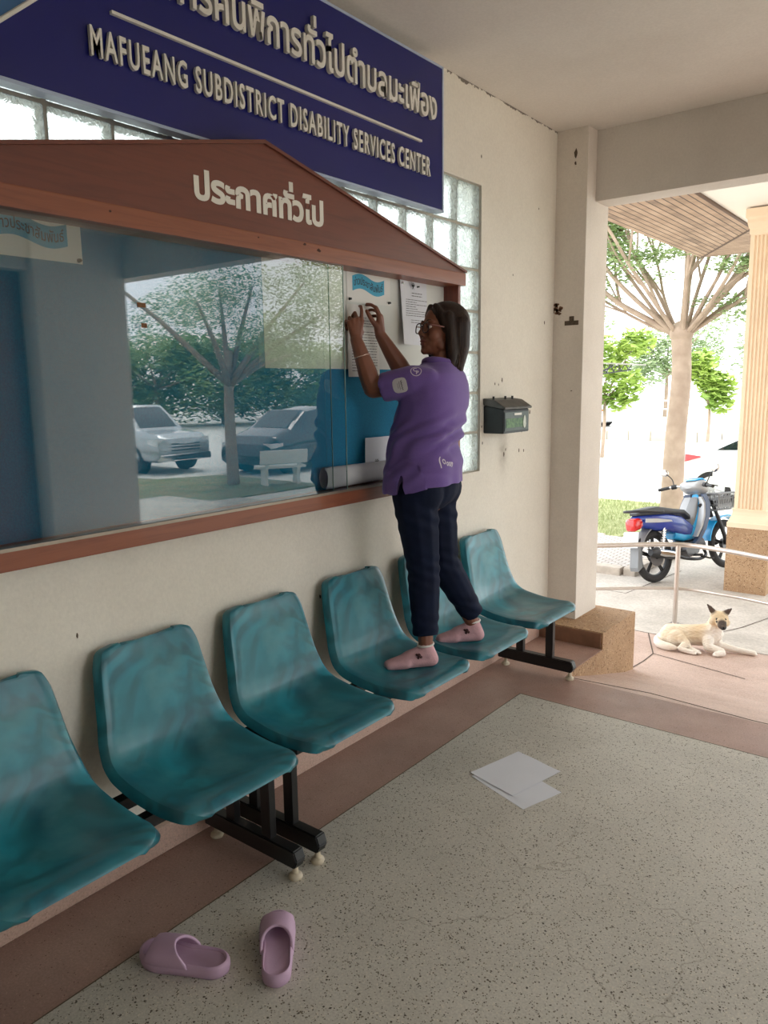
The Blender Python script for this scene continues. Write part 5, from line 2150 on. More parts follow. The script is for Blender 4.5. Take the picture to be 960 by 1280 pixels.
# step-through spine and leg shield
bm = B()
loft(bm, slab([(0.46, 0.44, 0.58, 0.085), (0.60, 0.40, 0.52, 0.095), (0.76, 0.40, 0.56, 0.10), (0.86, 0.48, 0.70, 0.085), (0.93, 0.60, 0.84, 0.065), (0.955, 0.74, 0.90, 0.05)]))
obj('centre_cover', bm, M_SKY, moto, smooth=True, angle=50)
bm = B()
loft(bm, slab([(0.56, 0.53, 0.56, 0.05), (0.70, 0.515, 0.56, 0.075), (0.80, 0.56, 0.66, 0.080), (0.87, 0.64, 0.78, 0.070), (0.925, 0.74, 0.87, 0.055)]))
obj('spine_top', bm, M_GPLAST, moto, smooth=True, angle=50)
bm = B()
for s in (-1, 1):
    loft(bm, [[(x + dx, s * (w * f), z) for dx, f in ((0.0, 0.55), (-0.035, 1.0), (0.02, 1.04), (0.055, 0.6))] for x, z, w in ((0.66, 0.33, 0.12), (0.74, 0.40, 0.165), (0.82, 0.52, 0.19), (0.89, 0.66, 0.195), (0.945, 0.80, 0.17), (0.965, 0.90, 0.12))])
obj('leg_shield', bm, mat('slate_plastic', srgb(86, 98, 122), 0.4, var=0.1), moto, smooth=True, angle=40)
bm = B()
for s in (-1, 1):
    loft(bm, [[(x - 0.02 + dx, s * (w * f), z) for dx, f in ((0.0, 0.42), (-0.028, 0.92), (0.0, 0.97), (0.02, 0.5))] for x, z, w in ((0.745, 0.44, 0.17), (0.83, 0.56, 0.19), (0.89, 0.68, 0.19), (0.94, 0.80, 0.165), (0.955, 0.87, 0.12))])
obj('inner_shield', bm, M_SILV, moto, smooth=True, angle=40)
bm = B()
cyl(bm, (0.915, -0.095, 0.775), (0.885, -0.105, 0.770), 0.022)
obj('ignition_lock', bm, M_DPLAST, moto, smooth=True, angle=40)
bm = B()
for s in (-1, 1):
    tube(bm, [(1.22, 0.075 * s, 0.285), (1.10, 0.075 * s, 0.60), (1.02, 0.06 * s, 0.82)], [0.025, 0.022, 0.018], 10)
cyl(bm, (1.08, 0, 0.62), (0.94, 0, 0.98), 0.026)
obj('front_fork', bm, M_DALLOY, moto, smooth=True, angle=40)
bm = B()
pts = [(1.22 + 0.325 * math.cos(a), 0.285 + 0.325 * math.sin(a)) for a in np.linspace(math.radians(18), math.radians(168), 14)]
for (xa, za), (xb, zb2) in zip(pts[:-1], pts[1:]):
    prism(bm, [(xa, za), (xb, zb2), (1.22 + (xb - 1.22) * 1.045, 0.285 + (zb2 - 0.285) * 1.045), (1.22 + (xa - 1.22) * 1.045, 0.285 + (za - 0.285) * 1.045)], -0.058, 0.058, 'y')
obj('front_mudguard', bm, M_SKY, moto)
# head cowl, bars, mirrors, basket
bm = B()
loft(bm, slab([(0.84, 0.975, 1.015, 0.06), (0.88, 0.95, 1.045, 0.14), (0.96, 0.90, 1.065, 0.165), (1.04, 0.90, 1.04, 0.13), (1.09, 0.93, 1.0, 0.07)]))
hc = obj('head_cowl', bm, M_SILV, moto, smooth=True, angle=50)
bm = B()
loft(bm, slab([(0.90, 1.052, 1.066, 0.06), (0.96, 1.055, 1.085, 0.12), (1.04, 1.03, 1.06, 0.10)]))
obj('cowl_top', bm, M_SKY, hc, smooth=True, angle=50)
bm = B()
loft(bm, slab([(0.862, 1.0, 1.03, 0.04), (0.90, 1.03, 1.058, 0.075), (0.93, 1.05, 1.066, 0.07)]))
obj('speedometer', bm, M_DPLAST, hc, smooth=True, angle=50)
bm = B()
tube(bm, smooth_pts([(0.80, 0.345, 0.985), (0.88, 0.20, 1.005), (0.93, 0.08, 0.99), (0.93, -0.08, 0.99), (0.88, -0.20, 1.005), (0.80, -0.345, 0.985)], 5), 0.012, 8)
bar = obj('handlebar', bm, M_CHROME, moto, smooth=True)
for s in (-1, 1):
    bm = B()
    cyl(bm, (0.845, 0.255 * s, 0.998), (0.788, 0.365 * s, 0.982), 0.019)
    obj('grip', bm, M_DPLAST, bar, smooth=True, angle=40)
    bm = B()
    tube(bm, [(0.90, 0.20 * s, 1.0), (0.90, 0.29 * s, 0.99), (0.86, 0.37 * s, 0.98)], 0.007, 6)
    cyl(bm, (0.885, 0.185 * s, 1.005), (0.86, 0.235 * s, 1.0), 0.027)
    obj('lever', bm, M_DPLAST, bar, smooth=True, angle=40)
    bm = B()
    tube(bm, smooth_pts([(0.88, 0.215 * s, 1.01), (0.90, 0.25 * s, 1.09), (0.89, 0.31 * s, 1.155)], 5), 0.006, 8)
    ms = obj('mirror_stalk', bm, M_DPLAST, bar, smooth=True)
    bm = B()
    ell(bm, (0.885, 0.345 * s, 1.175), (0.022, 0.062, 0.042), (0.35 * s, 0.1, 0.2 * s))
    obj('mirror', bm, M_CHROME, ms, smooth=True)
bm = B()
bx0, bx1 = 1.06, 1.30
for z, g in ((0.70, 0.0), (0.76, 0.012), (0.82, 0.024), (0.88, 0.036)):
    tube(bm, [(bx0 - g * 0.3, -0.19 - g, z), (bx1 + g, -0.19 - g, z), (bx1 + g, 0.19 + g, z), (bx0 - g * 0.3, 0.19 + g, z)], 0.006 if z < 0.88 else 0.010, 6, closed=True)
for i in range(9):
    y = -0.19 + 0.0475 * i
    tube(bm, [(bx0, y, 0.70), (bx1, y, 0.70), (bx1 + 0.036, y * 1.24, 0.88)], 0.0045, 5)
    tube(bm, [(bx0, y, 0.70), (bx0 - 0.01, y * 1.24, 0.88)], 0.0045, 5)
for i in range(7):
    x = bx0 + 0.04 * i
    for s in (-1, 1):
        tube(bm, [(x, 0.19 * s, 0.70), (x + 0.02, 0.226 * s, 0.88)], 0.0045, 5)
box(bm, (bx0, -0.19, 0.69), (bx1, 0.19, 0.697))
for s in (-1, 1):
    box(bm, (bx0 + 0.01, 0.198 * s - 0.003, 0.72), (bx1, 0.198 * s + 0.003, 0.85), M=None)
obj('front_basket', bm, M_GPLAST, moto)

for q in moto.children:
    if q.name.split('.')[0] in ('centre_cover', 'leg_shield', 'inner_shield', 'ignition_lock', 'head_cowl', 'handlebar', 'front_basket', 'front_fork', 'spine_top'):
        q.location.x -= 0.17 if q.name.split('.')[0] != 'front_fork' else 0.05
    if q.name.split('.')[0] in ('tail_fairing', 'silver_flash', 'seat', 'grab_rail', 'tail_light', 'number_plate', 'rear_mudguard'):
        q.location.x += 0.09
moto.rotation_euler.x = math.radians(-10)

# ================================================================== CARS
M_CARW = mat('white_car_paint', srgb(236, 238, 236), 0.2, var=0.03, coat=0.8)
M_CARK = mat('black_car_paint', srgb(22, 25, 30), 0.15, var=0.1, coat=1.0)
M_CARS = mat('silver_car_paint', srgb(176, 180, 184), 0.25, 0.3, var=0.05, coat=0.8)
M_CARG = mat('dark_car_glass', srgb(26, 34, 40), 0.06, var=0.15, coat=0.8)
M_HEADL = mat('clear_lamp', srgb(222, 226, 230), 0.1, var=0.06, coat=0.8)


def car(name, label, loc, rotz, st, wheels, Rw, paint, win, group=None, tail=None, front=None, bed=None):
    """st: (x from the rear, z bottom, z shoulder, z top, half width, half width at the roof)."""
    t = thing(name, label, 'car', loc, rotz, group)
    X = [s[0] for s in st]

    def at(x):
        return [float(np.interp(x, X, [s[i] for s in st])) for i in range(1, 6)]
    xs = sorted(set(list(np.linspace(X[0], X[-1], 40)) + X))

    def half(x):
        zb, zs, zr, w, wr = at(x)
        return [(0, zb), (w * 0.80, zb), (w * 0.95, zb + 0.06), (w, zb + 0.25 * (zs - zb)), (w, zb + 0.6 * (zs - zb)), (w * 0.985, zs - 0.03), (w * 0.955, zs + 0.015), (wr + (w * 0.93 - wr) * 0.35, zs + 0.65 * (zr - zs)), (wr, zr - 0.05 * min(1, (zr - zs) / 0.3)), (wr * 0.8, zr - 0.008), (0, zr)]
    rings = []
    for x in xs:
        h = half(x)
        rings.append([(x, y, z) for y, z in h] + [(x, -y, z) for y, z in h[-2:0:-1]])
    bm = B()
    loft(bm, rings)
    body = obj('body', bm, paint, t)
    cut = B()
    for wx in wheels:
        for s in (-1, 1):
            w = at(wx)[3]
            cyl(cut, (wx, s * (w - 0.24), Rw), (wx, s * (w + 0.2), Rw), Rw * 1.16, seg=40)
    if bed:
        box(cut, bed[0], bed[1])
    boolean_cut(body, cut)
    body.data.polygons.foreach_set('use_smooth', [True] * len(body.data.polygons))
    body.data.set_sharp_from_angle(angle=math.radians(32))
    # windows follow the body side
    def side_pt(x, f, s, off=0.006):
        zb, zs, zr, w, wr = at(x)
        h = half(x)
        a, b2, c = h[6], h[7], h[8]
        if f < 0.5:
            y = a[0] + (b2[0] - a[0]) * f * 2
            z = a[1] + (b2[1] - a[1]) * f * 2
        else:
            y = b2[0] + (c[0] - b2[0]) * (f - 0.5) * 2
            z = b2[1] + (c[1] - b2[1]) * (f - 0.5) * 2
        return (x, s * (y + off), z + off * 0.4)
    for pane in win:
        for s in (-1, 1):
            bm = B()
            top, bot = pane
            n = 14
            A, C = [], []
            for i in range(n + 1):
                u = i / n
                A.append(bm.verts.new(side_pt(bot[0] + (bot[1] - bot[0]) * u, 0.10, s)))
                C.append(bm.verts.new(side_pt(top[0] + (top[1] - top[0]) * u, 0.88, s)))
            for i in range(n):
                bm.faces.new((A[i], A[i + 1], C[i + 1], C[i]))
            obj('side_window', bm, M_CARG, t, smooth=True)
    for wx in wheels:
        for s in (-1, 1):
            w = at(wx)[3]
            T = Matrix.Translation((wx, s * (w - 0.10), Rw)) @ Matrix.Rotation(-PI / 2 * s, 4, 'X')
            bm = B()
            lathe(bm, [(Rw * 0.66, -0.10), (Rw * 0.94, -0.10), (Rw, -0.075), (Rw, 0.075), (Rw * 0.94, 0.10), (Rw * 0.68, 0.10), (Rw * 0.66, 0.08)], T, 44)
            wt = obj('wheel', bm, M_TYRE, t, smooth=True, angle=40)
            bm = B()
            lathe(bm, [(Rw * 0.67, 0.09), (Rw * 0.70, 0.10), (Rw * 0.64, 0.09), (Rw * 0.60, 0.02), (Rw * 0.58, -0.05), (0, -0.05)], T, 40)
            lathe(bm, [(0, 0.085), (Rw * 0.13, 0.085), (Rw * 0.16, 0.06), (Rw * 0.16, 0.0)], T, 20)
            for i in range(5):
                for d in (-0.13, 0.13):
                    a = i * 2 * PI / 5 + d
                    tube(bm, [T @ Vector((Rw * 0.10 * math.cos(a), Rw * 0.10 * math.sin(a), 0.066)), T @ Vector((Rw * 0.65 * math.cos(a + d), Rw * 0.65 * math.sin(a + d), 0.075))], Rw * 0.042, 6)
            obj('alloy_rim', bm, M_ALLOY if paint is not M_CARW else M_SILV, wt, smooth=True, angle=40)
            bm = B()
            cyl(bm, (wx, s * (w - 0.235), Rw), (wx, s * (w - 0.225), Rw), Rw * 1.15, seg=36)
            obj('wheel_well', bm, M_DPLAST, t)
    for lamp, m_ in ((tail, M_RED), (front, M_HEADL)):
        if lamp:
            xa, xb, za, zb2 = lamp
            for s in (-1, 1):
                bm = B()
                n = 6
                A, C = [], []
                for i in range(n + 1):
                    x = xa + (xb - xa) * i / n
                    w = at(x)[3]
                    tp = 1 - 0.85 * i / n if m_ is M_RED else 1 - 0.5 * i / n
                    A.append((x, s * (w + 0.006), (za + zb2) / 2 + 0.03 * i / n - (zb2 - za) / 2 * tp))
                    C.append((x, s * (w * 0.992 + 0.006), (za + zb2) / 2 + 0.03 * i / n + (zb2 - za) / 2 * tp))
                A = [(A[0][0] - 0.01 * (1 if xb > xa else -1), A[0][1] * 0.7, A[0][2])] + A
                C = [(C[0][0] - 0.01 * (1 if xb > xa else -1), C[0][1] * 0.7, C[0][2])] + C
                A = [bm.verts.new(p) for p in A]
                C = [bm.verts.new(p) for p in C]
                for i in range(len(A) - 1):
                    bm.faces.new((A[i], A[i + 1], C[i + 1], C[i]))
                obj('lamp', bm, m_, t, smooth=True)
    # screens
    def screen(xa, xb):
        bm = B()
        g = []
        for i in range(7):
            x = xa + (xb - xa) * i / 6
            zb, zs, zr, w, wr = at(x)
            g.append([bm.verts.new((x, wr * q, zr + 0.008 - 0.006 * abs(q))) for q in (-0.8, -0.4, 0, 0.4, 0.8)])
        for a, b2 in zip(g[:-1], g[1:]):
            for j in range(4):
                bm.faces.new((a[j], a[j + 1], b2[j + 1], b2[j]))
        obj('windscreen', bm, M_CARG, t, smooth=True)
    return t, screen, at


SEDAN = [(0.0, 0.42, 0.72, 0.80, 0.66, 0.52), (0.05, 0.30, 0.86, 1.00, 0.78, 0.60), (0.35, 0.22, 0.96, 1.06, 0.86, 0.62), (0.75, 0.19, 0.97, 1.13, 0.885, 0.60), (1.25, 0.18, 0.96, 1.34, 0.89, 0.58), (1.8, 0.18, 0.95, 1.45, 0.895, 0.58), (2.5, 0.18, 0.93, 1.46, 0.895, 0.60), (3.0, 0.18, 0.92, 1.30, 0.895, 0.62), (3.5, 0.18, 0.90, 1.0, 0.89, 0.70), (4.1, 0.19, 0.80, 0.88, 0.86, 0.70), (4.42, 0.26, 0.60, 0.70, 0.76, 0.58), (4.5, 0.36, 0.48, 0.58, 0.62, 0.48)]
t, scr, _ = car('car', 'white sedan parked beyond the lawn, half hidden by the fluted pillar', (-4.5, 15.09, -0.62), 0, SEDAN, (0.80, 3.55), 0.325, M_CARW, [((1.35, 2.1), (0.82, 2.1)), ((2.14, 2.62), (2.14, 3.2))], None, (0.30, 0.58, 0.78, 0.92), (4.40, 4.0, 0.62, 0.74))
scr(0.85, 1.7)
scr(2.65, 3.42)
# parked far across the road, its tail showing beside the column
t, scr, _ = car('car', 'grey pickup far across the road, its end showing beside the column', (-14.55, 37.6, -0.62), math.radians(180), SEDAN, (0.80, 3.55), 0.33, M_CARS, [((1.45, 2.1), (0.98, 2.1)), ((2.14, 2.62), (2.14, 3.2))], None, (0.30, 0.55, 0.78, 0.9), (4.40, 4.0, 0.62, 0.74))
t['label'] = 'grey car far across the road, its end showing beside the column'
scr(0.85, 1.7)
scr(2.65, 3.42)

# ================================================================== THE DOG
def ground_at(x, y):
    return prof_z(y)


DO = Vector((-1.80, 5.85, 0))
DO.z = prof_z(5.98) - 0.005
DS = 0.76
dog = thing('dog', 'cream and white dog with a black muzzle lying on the ramp, looking this way', 'dog', DO, math.atan2(0.40, 0.91))
dog.scale = (DS, DS, DS)
k = NT('dog_fur')


def near(k, p, r0, r1):
    d = k.n.new('ShaderNodeVectorMath')
    d.operation = 'DISTANCE'
    k.l.new(k.mix(0.035, k.obj, k.noise(14, 3, out='Color')), d.inputs[0])
    d.inputs[1].default_value = p
    return k.ramp(k.math('DIVIDE', d.outputs['Value'], r1), [(r0 / r1, 1.0), (1.0, 0.0)])


HK = 1.32
HDP = Vector((0.475, -0.115, 0.372))
c = k.ramp(k.noise(9, 4), [(0.3, srgb(220, 200, 170)), (0.7, srgb(234, 220, 196))])
zz = k.xyz()[2]
c = k.mix(k.ramp(zz, [(0.07, 1.0), (0.17, 0.0)]), c, srgb(240, 234, 224))
c = k.mix(near(k, (0.47, -0.08, 0.20), 0.09, 0.17), c, srgb(240, 234, 224))
c = k.mix(k.math('MULTIPLY', near(k, (0.32, 0.0, 0.27), 0.03, 0.16), 0.75), c, srgb(212, 184, 146))
c = k.mix(near(k, (HDP.x, HDP.y, HDP.z + 0.03), 0.05, 0.12), c, srgb(216, 192, 154))
MZ = (HDP.x + 0.014, HDP.y - 0.125, HDP.z - 0.050)
c = k.mix(near(k, MZ, 0.042, 0.074), c, srgb(44, 38, 36))
c = k.mix(near(k, (HDP.x + 0.008, HDP.y - 0.105, HDP.z + 0.000), 0.034, 0.062), c, srgb(72, 60, 53))
for s in (-1, 1):
    c = k.mix(near(k, (HDP.x + 0.039 * s + 0.005, HDP.y - 0.070, HDP.z + 0.012), 0.008, 0.019), c, srgb(40, 34, 32))
    c = k.mix(near(k, (HDP.x + 0.088 * s, HDP.y + 0.012, HDP.z + 0.125), 0.05, 0.08), c, srgb(84, 70, 62))
c = k.mix(near(k, (0.235, -0.285, 0.02), 0.02, 0.034), c, srgb(150, 104, 90))
k.bump(k.noise(70, 3, k.mapping(scale=(0.5, 1, 1))), 0.5, 0.012)
M_FUR = k.done(c, 0.9)
bm = B()
ell(bm, (0.05, 0.0, 0.115), (0.13, 0.125, 0.118))
chain(bm, [(0.05, 0.02, 0.125), (0.20, 0.02, 0.135), (0.34, 0.01, 0.15), (0.46, 0.0, 0.165), (0.54, -0.02, 0.20)], [0.118, 0.112, 0.112, 0.122, 0.105])
chain(bm, [(0.53, -0.03, 0.25), (HDP.x / 0.84, HDP.y + 0.045, HDP.z - 0.03)], [0.098, 0.084])
# tail laid round in front of the rump
pts = smooth_pts([(-0.05, 0.07, 0.09), (-0.10, 0.0, 0.06), (-0.09, -0.12, 0.045), (-0.01, -0.20, 0.042), (0.08, -0.22, 0.040)], 4)
chain(bm, pts, list(np.interp(range(len(pts)), [0, 8, 13, 16], [0.040, 0.048, 0.042, 0.022])))
# hind legs
ell(bm, (0.10, -0.085, 0.11), (0.115, 0.075, 0.095))
chain(bm, [(0.15, -0.12, 0.12), (0.21, -0.17, 0.085), (0.13, -0.235, 0.045), (0.16, -0.25, 0.035), (0.27, -0.285, 0.024)], [0.060, 0.042, 0.028, 0.026, 0.027])
chain(bm, [(0.22, -0.12, 0.07), (0.24, -0.18, 0.04), (0.33, -0.245, 0.024)], [0.045, 0.030, 0.026])
# fore legs
chain(bm, [(0.46, -0.09, 0.13), (0.45, -0.15, 0.07), (0.60, -0.20, 0.05), (0.605, -0.225, 0.038), (0.52, -0.265, 0.028)], [0.070, 0.048, 0.036, 0.032, 0.029])
chain(bm, [(0.56, 0.02, 0.13), (0.62, 0.02, 0.06), (0.82, 0.005, 0.036), (0.99, -0.03, 0.028)], [0.07, 0.045, 0.032, 0.028])
for c0, d0 in (((0.27, -0.285, 0.020), (1, -0.3)), ((0.33, -0.245, 0.020), (1, -0.3)), ((0.52, -0.265, 0.022), (-1, -0.35)), ((0.99, -0.03, 0.022), (1, -0.3))):
    d = Vector((*d0, 0)).normalized()
    sd = Vector((-d.y, d.x, 0))
    for q in (-0.019, -0.0065, 0.0065, 0.019):
        hull2(bm, Vector(c0) + sd * q, 0.011, Vector(c0) + d * (0.030 - abs(q) * 0.4) + sd * q, 0.010)
for v in bm.verts:
    v.co.x *= 0.84
ell(bm, HDP, Vector((0.066, 0.062, 0.058)) * HK)
for s in (-1, 1):
    ell(bm, HDP + HK * Vector((0.042 * s, -0.010, -0.025)), Vector((0.034, 0.04, 0.034)) * HK)
chain(bm, [HDP + HK * Vector((0.004, -0.040, -0.018)), HDP + HK * Vector((0.008, -0.085, -0.038)), HDP + HK * Vector((0.010, -0.112, -0.046))], [0.042 * HK, 0.032 * HK, 0.024 * HK])
for s in (-1, 1):
    b0 = HDP + HK * Vector((0.040 * s, 0.006, 0.045))
    tip = HDP + HK * Vector((0.078 * s + (0.004 if s > 0 else -0.008), 0.010, 0.096 if s < 0 else 0.080))
    hull2(bm, b0 + HK * Vector((-0.016, 0, 0)), 0.014 * HK, tip, 0.006 * HK)
    hull2(bm, b0 + HK * Vector((0.016, 0, -0.004)), 0.014 * HK, tip, 0.006 * HK)
    hull2(bm, b0, 0.018 * HK, tip.lerp(b0, 0.4), 0.015 * HK)
body = blob('body', bm, M_FUR, 0.0055, 3)
# soft fur tufting
me = body.data
co_ = np.empty(len(me.vertices) * 3)
me.vertices.foreach_get('co', co_)
co_ = co_.reshape(-1, 3)
no_ = np.empty(len(me.vertices) * 3)
me.vertices.foreach_get('normal', no_)
no_ = no_.reshape(-1, 3)
ff = np.sin(co_[:, 0] * 95 + 3 * np.sin(co_[:, 2] * 60)) * np.sin(co_[:, 1] * 80 + co_[:, 2] * 70)
m_ = np.clip((co_[:, 2] - 0.05) / 0.05, 0, 1) * np.clip((0.31 - co_[:, 2]) / 0.05, 0, 1)
co_ = co_ + no_ * (0.0020 * ff * m_)[:, None]
# lie on the slope of the ramp
ry = math.cos(math.atan2(0.40, 0.91)), math.sin(math.atan2(0.40, 0.91))
wy = DO.y + DS * (co_[:, 0] * ry[1] + co_[:, 1] * ry[0])
gz_ = (np.array([prof_z(v) for v in wy]) - DO.z) / DS
co_[:, 2] = np.maximum(co_[:, 2], 0.001) + gz_
me.vertices.foreach_set('co', co_.ravel())
me.update()
body.parent = dog
hz = (prof_z(DO.y + DS * (HDP.x * ry[1] + HDP.y * ry[0])) - DO.z) / DS
for s in (-1, 1):
    bm = B()
    ell(bm, HDP + HK * Vector((0.029 * s + 0.003, -0.0535, 0.008)) + Vector((0, 0, hz)), 0.0115, seg=12)
    tag(obj('eye', bm, mat('dark_dog_eye', srgb(34, 24, 18), 0.12, var=0.2), dog, smooth=True), 'dark eye')
bm = B()
ell(bm, HDP + HK * Vector((0.011, -0.134, -0.038)) + Vector((0, 0, hz)), (0.020, 0.013, 0.015), seg=14)
tag(obj('nose', bm, mat('black_wet_nose', srgb(18, 16, 16), 0.25, var=0.2), dog, smooth=True), 'black nose')

# ================================================================== SANDALS AND SHEETS ON THE FLOOR
M_EVA = mat('mauve_foam', srgb(190, 160, 186), 0.6, var=0.06, scale=6, bump=0.06, bscale=200)
M_EVA2 = mat('mauve_foam_footbed', srgb(178, 148, 164), 0.75, var=0.16, scale=14)


def foot_outline(k=44, grow=0.0, sgn=1):
    ctrl = [(-0.002, 0.0), (0.008, 0.024), (0.032, 0.038), (0.08, 0.041), (0.15, 0.046), (0.20, 0.049), (0.235, 0.040), (0.256, 0.018), (0.260, -0.004), (0.250, -0.028), (0.22, -0.042), (0.17, -0.044), (0.12, -0.041), (0.07, -0.040), (0.030, -0.037), (0.008, -0.024)]
    P = smooth_pts([Vector((x, y * sgn, 0)) for x, y in ctrl], 4, closed=True)
    c = Vector((0.13, 0, 0))
    return [p + (p - c).normalized() * grow for p in P]


def sandal(label, heel, toe, sgn):
    a = math.atan2(toe[1] - heel[1], toe[0] - heel[0])
    t = thing('slide_sandal', label, 'sandal', (heel[0], heel[1], 0), a, 'mauve slide sandals on the floor')
    bm = B()
    O = [(0.0, -0.004), (0.004, 0.001), (0.018, 0.004), (0.030, 0.003), (0.037, -0.001), (0.038, -0.006), (0.030, -0.012)]
    rings = [[(p.x, p.y, z + (0.006 * max(0, (p.x - 0.2) / 0.06) if z > 0.001 else 0.0)) for p in foot_outline(grow=g, sgn=sgn)] for z, g in O]
    loft(bm, rings)
    bmesh.ops.reverse_faces(bm, faces=[])
    sole = obj('sole', bm, M_EVA, t, smooth=True, angle=60)
    bm = B()
    bed = [[(p.x, p.y, z) for p in foot_outline(grow=g, sgn=sgn)] for z, g in ((0.031, -0.011), (0.027, -0.018))]
    R = loft(bm, bed, caps=False)
    bm.faces.new(R[-1])
    obj('footbed', bm, M_EVA2, sole, smooth=True, angle=60)
    # strap: one wide band, open at the toe, with a scooped instep edge
    bm = B()
    nu, nv = 22, 14
    g = []
    for j in range(nv + 1):
        v = j / nv
        row = []
        for i in range(nu + 1):
            u = -1 + 2 * i / nu
            x_in = 0.098 + 0.052 * (1 - abs(u) ** 1.6)          # instep edge scoops towards the toes at the top
            x_out = 0.230 - 0.010 * (1 - abs(u) ** 2)
            x = x_in + (x_out - x_in) * v
            wl = float(np.interp(x, [0.05, 0.15, 0.20, 0.235, 0.25], [0.040, 0.046, 0.048, 0.042, 0.034]))
            H = float(np.interp(x, [0.09, 0.15, 0.20, 0.24], [0.050, 0.047, 0.041, 0.033]))
            ang = u * PI / 2
            y = wl * math.sin(ang) if abs(u) < 1 else wl * (1 if u > 0 else -1)
            z = 0.026 + H * max(0.0, math.cos(ang)) ** 0.62
            row.append(bm.verts.new((x, y * sgn + 0.001, z)))
        g.append(row)
    for a2, b2 in zip(g[:-1], g[1:]):
        for i in range(nu):
            bm.faces.new((a2[i], a2[i + 1], b2[i + 1], b2[i]))
    st = obj('strap', bm, M_EVA, t)
    md = st.modifiers.new('s', 'SOLIDIFY')
    md.thickness = 0.009
    md.offset = 0
    bv = st.modifiers.new('b', 'BEVEL')
    bv.width = 0.003
    bv.segments = 2
    applied(st)
    st.data.polygons.foreach_set('use_smooth', [True] * len(st.data.polygons))
    return t


sandal('mauve slide sandal on the speckled floor, its open toe to the wall', (-1.515, 1.205), (-1.755, 1.095), 1)
sandal('mauve slide sandal lying heel towards the viewer, farther from the wall', (-1.365, 1.245), (-1.545, 1.430), -1)


def floor_sheet(label, pts, z, seed):
    r = random.Random(seed)
    n = 10
    bm = B()
    g = []
    P = [Vector((*p, 0)) for p in pts]
    for j in range(n + 1):
        row = []
        for i in range(n + 1):
            u, v = i / n, j / n
            p = P[0] * (1 - u) * (1 - v) + P[1] * u * (1 - v) + P[2] * u * v + P[3] * (1 - u) * v
            lift = 0.010 * max(0, 0.25 - u - v) + 0.008 * max(0, (u + v - 1.7)) + 0.0012 * math.sin(u * 7 + seed) * math.sin(v * 5)
            row.append(bm.verts.new((p.x, p.y, z + max(0, lift))))
        g.append(row)
    for a, b2 in zip(g[:-1], g[1:]):
        for i in range(n):
            bm.faces.new((a[i], a[i + 1], b2[i + 1], b2[i]))
    rr = bmesh.ops.extrude_face_region(bm, geom=bm.faces[:])
    bmesh.ops.translate(bm, verts=[v for v in rr['geom'] if isinstance(v, bmesh.types.BMVert)], vec=(0, 0, -0.0005))
    return tag(obj('paper_sheet', bm, M_PAPER2, None, smooth=True, angle=40), label, 'paper', 'white sheets lying on the floor')


floor_sheet('lower of two overlapping blank white sheets on the floor, farther from the seats', [(-1.535, 2.525), (-1.247, 2.428), (-1.183, 2.627), (-1.471, 2.722)], 0.0008, 1)
floor_sheet('upper of two overlapping blank white sheets on the floor, nearer the seats', [(-1.552, 2.543), (-1.325, 2.487), (-1.255, 2.774), (-1.482, 2.83)], 0.0036, 2)
# ================================================================== THE YARD SEEN IN THE CABINET GLASS
bm = B()
prism(bm, [(7.6, 8.2), (12.0, 5.5), (16.0, 5.5), (16.0, 10.1), (11.6, 11.2), (11.0, 12.6), (7.6, 12.6)], -0.95, -0.575)
struct('yard_lawn', bm, mat('dry_yard_soil', srgb(142, 134, 106), 0.95, var=0.35, scale=2.0, col2=srgb(108, 116, 74)))
rndc = random.Random(12)
small_tree('shade_tree', 'shade tree with a straight trunk beside the concrete bench, mirrored in the cabinet glass', (9.25, 11.5, -0.6), 3.0, 0.15,
           [((rndc.uniform(-2.4, 2.4), rndc.uniform(-2.2, 2.2), rndc.uniform(2.9, 5.2)), (0.9, 0.9, 0.5)) for _ in range(16)], 15000, 0.085, M_LEAF1, 81)
small_tree('shade_tree', 'shade tree by the porch, its loose crown mirrored in the cabinet glass', (6.2, 13.6, -0.6), 3.2, 0.12,
           [((rndc.uniform(-2.2, 2.2), rndc.uniform(-2.2, 2.2), rndc.uniform(2.9, 4.8)), (0.8, 0.8, 0.45)) for _ in range(13)], 10000, 0.085, M_LEAF1, 82)
r = random.Random(5)
tl0 = None
for i in range(12):
    x, y = 22 + 2.5 * i + r.uniform(-0.8, 0.8), 42 - 2.9 * i + r.uniform(-0.8, 0.8)
    if tl0 is None:
        cs = [((r.uniform(-2.4, 2.4), r.uniform(-2.0, 2.0), r.uniform(0.9, 3.9)), (1.2, 1.2, 0.9)) for _ in range(22)]
        tl0 = small_tree('roadside_tree', 'bushy tree in the row across the yard, mirrored in the cabinet glass', (x, y, -0.6), 2.4, 0.12, cs, 7000, 0.32, M_LEAF1, 90, 'trees along the far side of the yard')
    else:
        dup(tl0, (x, y, -0.6), r.uniform(0, 6), scale=r.uniform(0.85, 1.2))
PICK = [(0.0, 0.42, 0.80, 0.98, 0.80, 0.72), (0.04, 0.36, 0.92, 1.02, 0.88, 0.80), (1.5, 0.30, 0.95, 1.05, 0.90, 0.80), (1.75, 0.28, 0.98, 1.55, 0.90, 0.66), (2.1, 0.28, 1.0, 1.74, 0.90, 0.66), (3.3, 0.28, 1.0, 1.76, 0.90, 0.66), (3.75, 0.28, 1.0, 1.45, 0.90, 0.68), (4.1, 0.28, 0.98, 1.12, 0.90, 0.74), (4.9, 0.30, 0.92, 1.04, 0.88, 0.74), (5.1, 0.36, 0.80, 0.92, 0.82, 0.66), (5.15, 0.40, 0.7, 0.82, 0.74, 0.6)]
